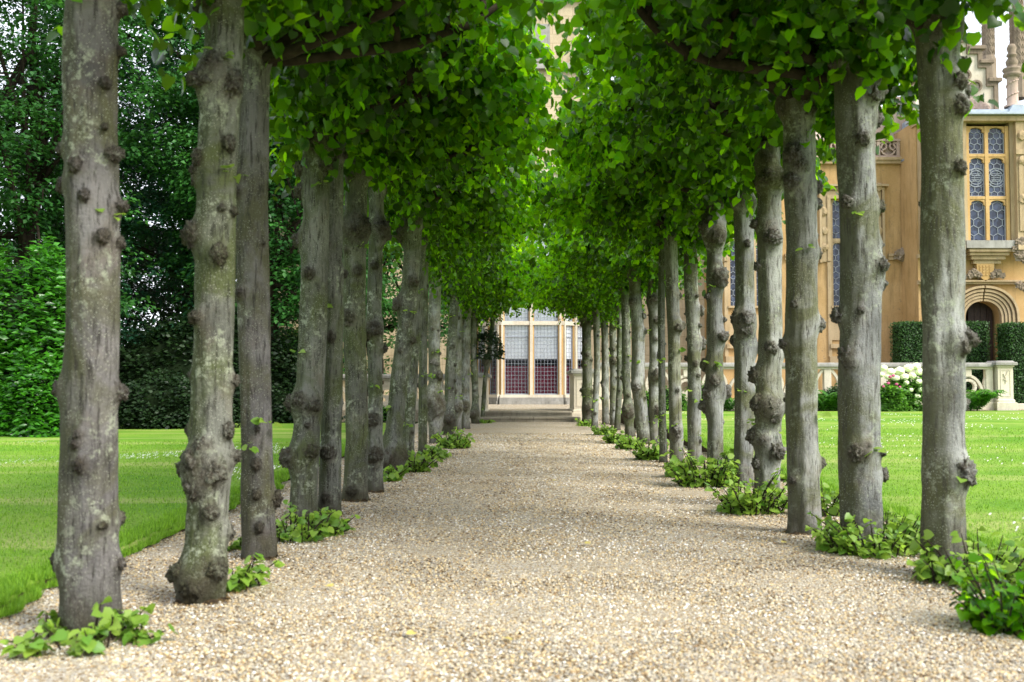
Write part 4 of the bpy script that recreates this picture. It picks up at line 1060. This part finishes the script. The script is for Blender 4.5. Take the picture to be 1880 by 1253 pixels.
# --- porch tower with oriel and arched door
def Xo(px): return X(px, YO)
def Zo(py): return Z(py, YO)
ox0, ox1 = Xo(1688), Xo(1990); oc = Xo(1805)
dhw = (Xo(1837)-Xo(1769))/2; dz = Zo(552); ds = Zo(588)
ow0, ow1 = Xo(1769), Xo(1848); oz0, oz1 = Zo(446), Zo(238)
door = (oc-dhw, oc+dhw, TZ-.001, dz)
mb = MB(); wall_holes(mb, ox0, ox1, YO, TZ-.3, Zo(222), [door, (ow0, ow1, oz0, oz1)], .6)
mb.quad((ox0,YO,TZ-.3),(ox0,YO,Zo(222)),(ox0,YO+6,Zo(222)),(ox0,YO+6,TZ-.3))
k = 12
for sx in (-1, 1):      # spandrels above the pointed arch
    pts = [(oc+sx*dhw, ds)] + [(oc+sx*dhw*math.cos(a*math.pi/2/k), ds+(dz-.02-ds)*math.sin(a*math.pi/2/k)**.85) for a in range(1,k+1)] + [(oc, dz), (oc+sx*dhw, dz)]
    if sx < 0: pts = pts[::-1]
    mb.prism(pts, YO+.001, YO+.5)
mb.build('wall', M['ochre'], H)
ar = MB()               # moulded orders of the arch
for o, d in ((0,.02),(.10,.05),(.20,.08),(.31,.12),(.43,.17)):
    wv = .05
    pts = [(dhw+o, TZ), (dhw+o, ds)] + [((dhw+o)*math.cos(a*math.pi/2/k), ds+(dz-.02-ds+o*.95)*math.sin(a*math.pi/2/k)**.85) for a in range(1,k+1)]
    for sx in (-1, 1):
        for u_, v_ in zip(pts[:-1], pts[1:]): ar.bar((oc+sx*(u_[0]+wv/2), YO-d+.02, u_[1]+(.03 if u_[1] > ds else 0)), (oc+sx*(v_[0]+wv/2), YO-d+.02, v_[1]+(.03 if v_[1] > ds else 0)), wv*1.5, .16)
ar.build('arch_moulding', M['ochre_trim'], H)
dr = MB(); 
for i in range(4): dr.box(oc+dhw-.86+i*.20, oc+dhw-.675+i*.20, YO+.42+.002*i, YO+.5, TZ, dz-.05)
d_ = dr.build('door', M['oak'], H); MB().tube([(oc+dhw-.8,YO+.40,1.5),(oc+dhw-.8,YO+.37,1.42)],[.03,.03],8).build('handle', M['iron'], d_)
MB().box(oc-dhw-.3, oc+dhw+.3, YO+1.8, YO+1.9, TZ, dz+.2).box(oc-dhw-.32, oc-dhw-.22, YO+.62, YO+1.8, TZ, dz+.2).box(oc+dhw+.22, oc+dhw+.32, YO+.62, YO+1.8, TZ, dz+.2).box(oc-dhw-.3, oc+dhw+.3, YO+.62, YO+1.8, dz+.21, dz+.3).build('porch_interior', M['room'], H)
W = empty('oriel_window', (0,0,0)); W.parent = H; W.location = -Vector(H.location)
fr = MB(); lead = MB(); pane = MB(); mw = .11; yo = YO-.42
mid = Xo(1807.5); tiers = [(Zo(446), Zo(370)), (Zo(365), Zo(293)), (Zo(288), Zo(238))]
for x in (ow0, mid-mw/2, ow1-mw): fr.box(x, x+mw, yo, yo+.2, oz0, oz1)
for (a, b) in ((ow0+mw, mid-mw/2), (mid+mw/2, ow1-mw)):
    for ti, (za, zb) in enumerate(tiers):
        if ti: fr.box(a, b, yo+.01, yo+.19, za-.09, za)
        arched_head(fr, a, b, zb, yo+.03, yo+.14, .26)
        pane.quad((a,yo+.12,za),(b,yo+.12,za),(b,yo+.12,zb),(a,yo+.12,zb))
        hexlead(lead, a, b, za, zb, yo+.105, .17 if ti == 0 else .12, .018)
        if ti == 1:
            cx = (a+b)/2; cz = (za+zb)/2-.02
            for r_ in (.30, .22):
                q = [(cx+r_*math.cos(t*math.pi/10), cz+r_*math.sin(t*math.pi/10)) for t in range(21)]
                for u_, v_ in zip(q[:-1], q[1:]): lead.bar((u_[0],yo+.10,u_[1]),(v_[0],yo+.10,v_[1]),.022,.02)
            for t in range(5): lead.bar((cx-.15,yo+.10,cz-.12+t*.06),(cx+.15,yo+.10,cz-.12+t*.06),.016,.02)
        lead.bar((a+.015,yo+.1,za),(a+.015,yo+.1,zb),.03,.03); lead.bar((b-.015,yo+.1,za),(b-.015,yo+.1,zb),.03,.03); lead.bar((a,yo+.1,za+.015),(b,yo+.1,za+.015),.03,.03)
fr.build('mullion', M['gold_stone'], W); lead.build('leading', M['lead'], W); pane.build('pane', M['dark_glass'], W)
bl = MB(); bl.box(ow0, ow1, yo+.6, yo+.64, oz0, oz1); bl.build('room', M['room'], W)
s_ = MB()
for px0, px1, d in ((1690,1769,.5),(1849,1856,.45),(1856,1876,.62),(1877,1990,.40)):
    s_.box(Xo(px0), Xo(px1), YO-d, YO-.001, Zo(460), Zo(232))
for px0, px1 in ((1856,1876),(1735,1757)):
    s_.box(Xo(px0)+.06, Xo(px1)-.06, YO-.66, YO-.62, Zo(430), Zo(300)); s_.box(Xo(px0)-.03, Xo(px1)+.03, YO-.68, YO-.6, Zo(292), Zo(283))
    for pz in (258, 303, 372): s_.lump((Xo((px0+px1)/2), YO-.66, Zo(pz)), .13, pz, 2, .5, 3, (1,.5,1.2))
    s_.box(Xo(px0)-.03, Xo(px1)+.03, YO-.70, YO-.6, Zo(464), Zo(455))
s_.build('pilaster', M['ochre_trim'], W)
s_ = MB(); s_.box(Xo(1764), Xo(1854), YO-.58, YO-.001, Zo(460), Zo(446)-.003); s_.build('sill', M['grey_stone'], W)
s_ = MB()
for i, (p0, p1, za, zb) in enumerate(((1770,1850,466,460.3),(1773,1846,472,466.3),(1778,1841,479,472.3),(1784,1835,486,479.3),(1790,1826,497,486.3))):
    s_.box(Xo(p0), Xo(p1), YO-.52+.09*i, YO-.001, Zo(za), Zo(zb), .02)
s_.build('corbel', M['ochre_trim'], W)
s_ = MB(); q = [(-.28,.3),(.28,.3),(.26,-.1),(.0,-.3),(-.26,-.1)]
s_.prism([(Xo(1806)+a, Zo(501)+b) for a, b in q][::-1], YO-.24, YO-.02)
for i in range(4):
    for j in range(4): s_.box(Xo(1806)-.2+i*.105, Xo(1806)-.13+i*.105, YO-.26, YO-.239, Zo(501)-.12+j*.09, Zo(501)-.06+j*.09)
s_.build('shield', M['gold_stone'], W)
for i, (px, py, r_) in enumerate(((1786,503,.13),(1778,508,.10),(1794,507,.10),(1827,503,.13),(1836,508,.10),(1819,507,.10),(1861,450,.17),(1867,462,.19),(1860,474,.17),(1869,482,.14),(1873,452,.14),(1855,463,.13),(1857,528,.12),(1864,531,.12),(1871,529,.12),(1745,475,.2))):
    MB().lump((Xo(px), YO-.25 if i < 6 else YO-.6, Zo(py)), r_, i*3.3, 3, .75, 2.8, (1,.5,.9)).build('carved_boss', M['brown_stone'], W)
s_ = MB(); s_.box(ox0-.05, ox1, YO-.16, YO-.001, Zo(523), Zo(519)); s_.box(ox0-.05, ox1, YO-.24, YO-.001, Zo(519)+.001, Zo(516)); s_.box(ox0-.05, Xo(1766), YO-.2, YO-.001, Zo(475), Zo(468)); s_.box(ox0-.05, ox1, YO-.7, YO+.3, Zo(232)+.001, Zo(222), .03)
s_.build('string_course', M['ochre_trim'], H)
s_ = MB(); s_.box(ox0-.15, ox1, YO-.85, YO+.5, Zo(222)+.002, Zo(218)); s_.prism([(ox0-.1,Zo(218)),(ox1,Zo(218)),(ox1,Zo(209)),(ox0-.04,Zo(211))][::-1], YO-.6, YO+.5)
MB().prism([(Xw(1560),Zw(262)+.02),(Xw(1689),Zw(262)+.02),(Xw(1689),Zw(170)),(Xw(1650),Zw(170)),(Xw(1650),Zw(196)),(Xw(1615),Zw(196)),(Xw(1615),Zw(226)),(Xw(1560),Zw(226))][::-1], YW+.52, YW+1.1).build('gable', M['pink_stone'], H)
s_.prism([(Xo(1842),Zo(217)),(Xo(1878),Zo(217)),(Xo(1868),Zo(203)),(Xo(1850),Zo(203))][::-1], YO-.7, YO-.2)
s_.build('roof', M['lead_roof'], H)
# stepped gable
gs = [(1700,1878,212,143),(1718,1860,143,109),(1736,1842,109,83),(1755,1824,83,61)]
yg = YO+.5; gw = MB(); gc = MB()
prof = [(1700,212),(1700,143),(1730,143),(1730,109),(1750,109),(1750,83),(1773,83),(1773,61),(1805,61),(1805,83),(1826,83),(1826,109),(1841,109),(1841,143),(1855,143),(1855,212)]
gw.prism([(Xo(a), Zo(b)) for a, b in prof][::-1], yg, yg+.5); gw.build('gable', M['pale_stone'], H)
for (a, b), (c, d) in zip(prof[1:-1], prof[2:]):
    if b == d: gc.box(Xo(a)-.10, Xo(c)+.10, yg-.16, yg+.6, Zo(b)+.001, Zo(b)+.12, .02); gc.box(Xo(a)+.0, Xo(c)-.0, yg-.08, yg-.001, Zo(b)-.14, Zo(b)-.001)
    else:
        s2 = 1 if a < 1790 else -1; x = Xo(a); z0, z1 = sorted((Zo(b), Zo(d))); gc.box(min(x, x+s2*.14), max(x, x+s2*.14), yg-.078, yg-.001, z0-.14, z1-.142)
gc.build('coping', M['brown_stone'], H)
rg = MB()
for (px, py, r_) in ((1793,131,.16),(1813,151,.16),(1773,151,.16)):
    q = [(Xo(px)+r_*math.cos(t*math.pi/10), Zo(py)+r_*math.sin(t*math.pi/10)) for t in range(21)]
    for u_, v_ in zip(q[:-1], q[1:]): rg.bar((u_[0],yg-.06,u_[1]),(v_[0],yg-.06,v_[1]),.07,.10)
rg.box(Xo(1791.8), Xo(1794.5), yg-.12, yg-.001, Zo(205), Zo(140)); rg.box(Xo(1780), Xo(1807), yg-.118, yg-.001, Zo(151), Zo(148)); rg.build('carved_cross', M['brown_stone'], H)
rl = MB()
for i in range(16): 
    px = 1783+2.9*i; hh = 170+abs(i-8)*2.2+8*((i*37)%5)/5; rl.lump((Xo(px), yg-.16-.04*(i%3), (Zo(hh)+Zo(205))/2), .16, i*5, 2, .6, 2.5, (.9,.6,(Zo(hh)-Zo(205))/.34))
rl.box(Xo(1778), Xo(1832), yg-.36, yg-.001, Zo(212), Zo(206), .04); rl.build('carved_relief', M['pink_stone'], H)
cl = MB(); c = (Xo(1859), YO-.35, 0); mz = lambda p: Zo(p)
cl.lathe(c, [(.26,mz(203)),(.26,mz(200)),(.17,mz(197)),(.165,mz(150)),(.20,mz(148))], 20)
for i in range(26):
    a = i*.5; z = mz(197)+(mz(150)-mz(197))*i/26; a2 = a+.5; z2 = mz(197)+(mz(150)-mz(197))*(i+1)/26
    cl.tube([(c[0]+.17*math.cos(a),c[1]+.17*math.sin(a),z),(c[0]+.17*math.cos(a2),c[1]+.17*math.sin(a2),z2)],[.025,.025],5)
cl.build('twisted_column', M['pink_stone'], H, smooth=True)
cl = MB(); cl.lathe(c, [(.20,mz(149)),(.28,mz(146)),(.27,mz(142)),(.23,mz(140)),(.29,mz(136)),(.27,mz(132)),(.13,mz(130)),(.17,mz(126)),(.19,mz(120)),(.10,mz(112)),(.16,mz(110)),(.15,mz(107)),(.11,mz(104)),(.15,mz(96)),(.10,mz(89)),(.0,mz(87))], 18); cl.build('finial', M['brown_stone'], H, smooth=True)
ch = MB(); yc = YO+2.6   # chimneys
def chimney(px0, px1, pyb, pyt, mat):
    x0, x1 = X(px0,yc), X(px1,yc); zb, zt = Z(pyb,yc), Z(pyt,yc); cxx = (x0+x1)/2; r_ = (x1-x0)/2; m = MB()
    m.lathe((cxx,yc,0), [(r_*1.25,zb-1),(r_*1.25,zb),(r_*1.1,zb+.1),(r_,zb+.15),(r_,zt-.9),(r_*1.15,zt-.85),(r_*1.15,zt-.75),(r_*1.3,zt-.7),(r_*1.3,zt-.55),(r_*1.15,zt-.5),(r_*1.45,zt-.3),(r_*1.45,zt-.05),(r_*1.1,zt)], 8)
    n = int((zt-.9-zb-.15)/.13)
    for j in range(n):
        z = zb+.2+j*.13
        for kk in range(16):
            a = kk*math.pi/8; b = a+math.pi/8*(1 if j % 2 else -1)
            m.tube([(cxx+r_*.99*math.cos(a),yc+r_*.99*math.sin(a),z),(cxx+r_*.99*math.cos(b),yc+r_*.99*math.sin(b),z+.13)],[.016,.016],4,cap=False)
    m.build('chimney', M[mat], H)
chimney(1815, 1837, 112, -2, 'brown_stone'); chimney(1867, 1892, 130, -60, 'brown_stone')
MB().box(Xo(1842), Xo(1866), YO+1.2, YO+1.8, Zo(150), Zo(92), .12).build('turret', M['brown_stone'], H)
MB().box(ox0+.3, ox1, yg+.55, YO+6, Zo(222), Zo(200)).build('roof', M['lead_roof'], H)

# ---------------------------------------------------------------- clipped box hedges, ferns, hydrangeas
def box_hedge(label, x0, x1, y0, y1, z0, z1, N, sd):
    t = empty('box_hedge', ((x0+x1)/2, (y0+y1)/2, z0), label=label, cat='hedge', group='clipped box hedges on the terrace')
    MB().box(x0+.03, x1-.03, y0+.03, y1-.03, z0, z1-.03, .05).build('stems', M['core'], t)
    g = np.random.default_rng(sd); pos = np.zeros((N,3)); nr = np.zeros((N,3)); f = g.random(N)
    A = np.array([(x1-x0)*(z1-z0), (x1-x0)*(y1-y0), (y1-y0)*(z1-z0), (y1-y0)*(z1-z0)]); A = np.cumsum(A/A.sum())
    ux, uy, uz = x0+(x1-x0)*g.random(N), y0+(y1-y0)*g.random(N), z0+(z1-z0)*g.random(N)
    for i, (m, p, n) in enumerate(((f < A[0], (ux, y0+0*uy, uz), (0,-1,.4)), ((f >= A[0])&(f < A[1]), (ux, uy, z1+0*uz), (0,0,1)), ((f >= A[1])&(f < A[2]), (x0+0*ux, uy, uz), (-1,0,.4)), (f >= A[2], (x1+0*ux, uy, uz), (1,0,.4)))):
        for c in range(3): pos[m,c] = p[c][m]; nr[m,c] = n[c]
    pos += g.normal(0,.016,(N,3)); tip = g.normal(0,1,(N,3)) + nr*.4
    link('leaves', leaf_mesh('leaves', pos, tip, nr+g.normal(0,.4,(N,3)), .05*g.uniform(.6,1.3,N), SIMPLE), M['box_leaf'], t)
YH = 31.5
box_hedge('square clipped box hedge left of the arched door, behind the nearest right trunk', X(1655,YH), X(1816,YH), YH, YH+.9, TZ, Z(592,YH), 14000, 51)
box_hedge('square clipped box hedge cut by the right edge of the photo', X(1854,30.3), X(1960,30.3), 30.3, 31.2, TZ, Z(594,30.3), 10000, 52)

def fern(label, x, y, z, h, sd, n=16):
    t = empty('fern', (x, y, z), label=label, cat='fern', group='ferns and shrubs below the right balustrade'); g = random.Random(sd); pos=[];tip=[];nrm=[];siz=[]; st = MB()
    for i in range(n):
        a = g.uniform(0, 6.283); L = h*g.uniform(.8,1.25); o = Vector((math.cos(a), math.sin(a), 0)); pts = []
        for j in range(13):
            q = j/12; pts.append(Vector((x,y,z)) + o*L*.75*q**1.2 + Vector((0,0,L*(1.05*q-.55*q*q*q))))
        st.tube(pts[::3], [.006]*5, 4, cap=False)
        sd_ = o.cross(Vector((0,0,1)))
        for j in range(1, 13):
            for s in (-1, 1):
                pos.append(tuple(pts[j])); tip.append(tuple(sd_*s + o*.35 + Vector((0,0,-.1)))); nrm.append((0,0,1)); siz.append(L*.26*math.sin(math.pi*(.12+.8*j/12)))
    st.build('stems', M['fern_leaf'], t); link('fronds', leaf_mesh('fronds', np.array(pos), np.array(tip), np.array(nrm), np.array(siz), NARROW), M['fern_leaf'], t)
GL = .25
for i, (px, h, lab) in enumerate(((1792,.85,'feathery green fern beside the carved pier at the end of the right balustrade'),(1775,.7,'fern half hidden behind the nearest right trunk'),(1525,.8,'green fern just right of the clean third right trunk'),(1508,.65,'small fern at the right side of the clean third right trunk'),(1645,.6,'low fern in front of the hydrangeas'),(1337,.7,'fern seen between the fifth and sixth right trunks'))):
    fern(lab, X(px,27.6), 27.6-.15*(i%2), GL, h, 70+i, 20)
bush('green_shrub', 'dark green shrub between the second and third right trunks, under the balustrade', 'bush', X(1530,28), 27.75, .55, .25, .75, 1900, 'box_leaf', .08, NARROW, 81, z0=GL-.02)
bush('green_shrub', 'bright green shrub between the fifth and seventh right trunks, under the balustrade', 'bush', X(1300,28), 27.7, .5, .25, .8, 1700, 'hyd_leaf', .09, NARROW, 82, z0=GL-.02)
bush('green_shrub', 'green shrub glimpsed between the tenth and eleventh right trunks', 'bush', X(1215,28), 27.7, .8, .25, .7, 1700, 'hyd_leaf', .09, NARROW, 83, z0=GL-.02)
def hydrangea(label, px, hw, h, sd, heads, flower='petal', y=27.55, name='hydrangea'):
    b = bush(name, label, 'bush', X(px,y), y, hw, .35, h, 2600, 'hyd_leaf', .10, SIMPLE, sd, z0=GL-.02, group=None)
    for j, (hx, hy, r_) in enumerate(heads):
        c = P(hx, hy, y-.22); m = MB(); m.lump((c.x, c.y, c.z), r_*y/F, sd+j, 3, .22, 5.0, (1,.8,.8)); m.build('flower_head', M[flower], b, smooth=False)
hydrangea('hydrangea covered in creamy white flower heads in front of the right balustrade', 1660, .62, 1.0, 90, [(1622,676,7),(1636,683,8),(1652,681,9),(1668,676,9),(1682,673,8),(1688,683,8),(1675,690,7),(1660,692,8),(1645,694,7),(1630,692,6),(1618,688,6),(1687,701,6),(1684,728,6),(1682,738,6),(1651,736,4),(1664,703,5),(1672,716,5),(1690,716,5)])
hydrangea('pale green flowered hydrangea glimpsed left of the fourth right trunk', 1395, .4, .95, 91, [(1385,712,6),(1381,725,5),(1390,700,5)], y=27.5)
hydrangea('rose bush with small pink flowers beside the white hydrangea', 1634, .42, .72, 92, [(1634,692,3),(1640,690,3),(1646,706,3),(1631,704,3),(1622,710,2.5),(1652,711,2.5)], 'pink', y=27.2, name='rose_bush')
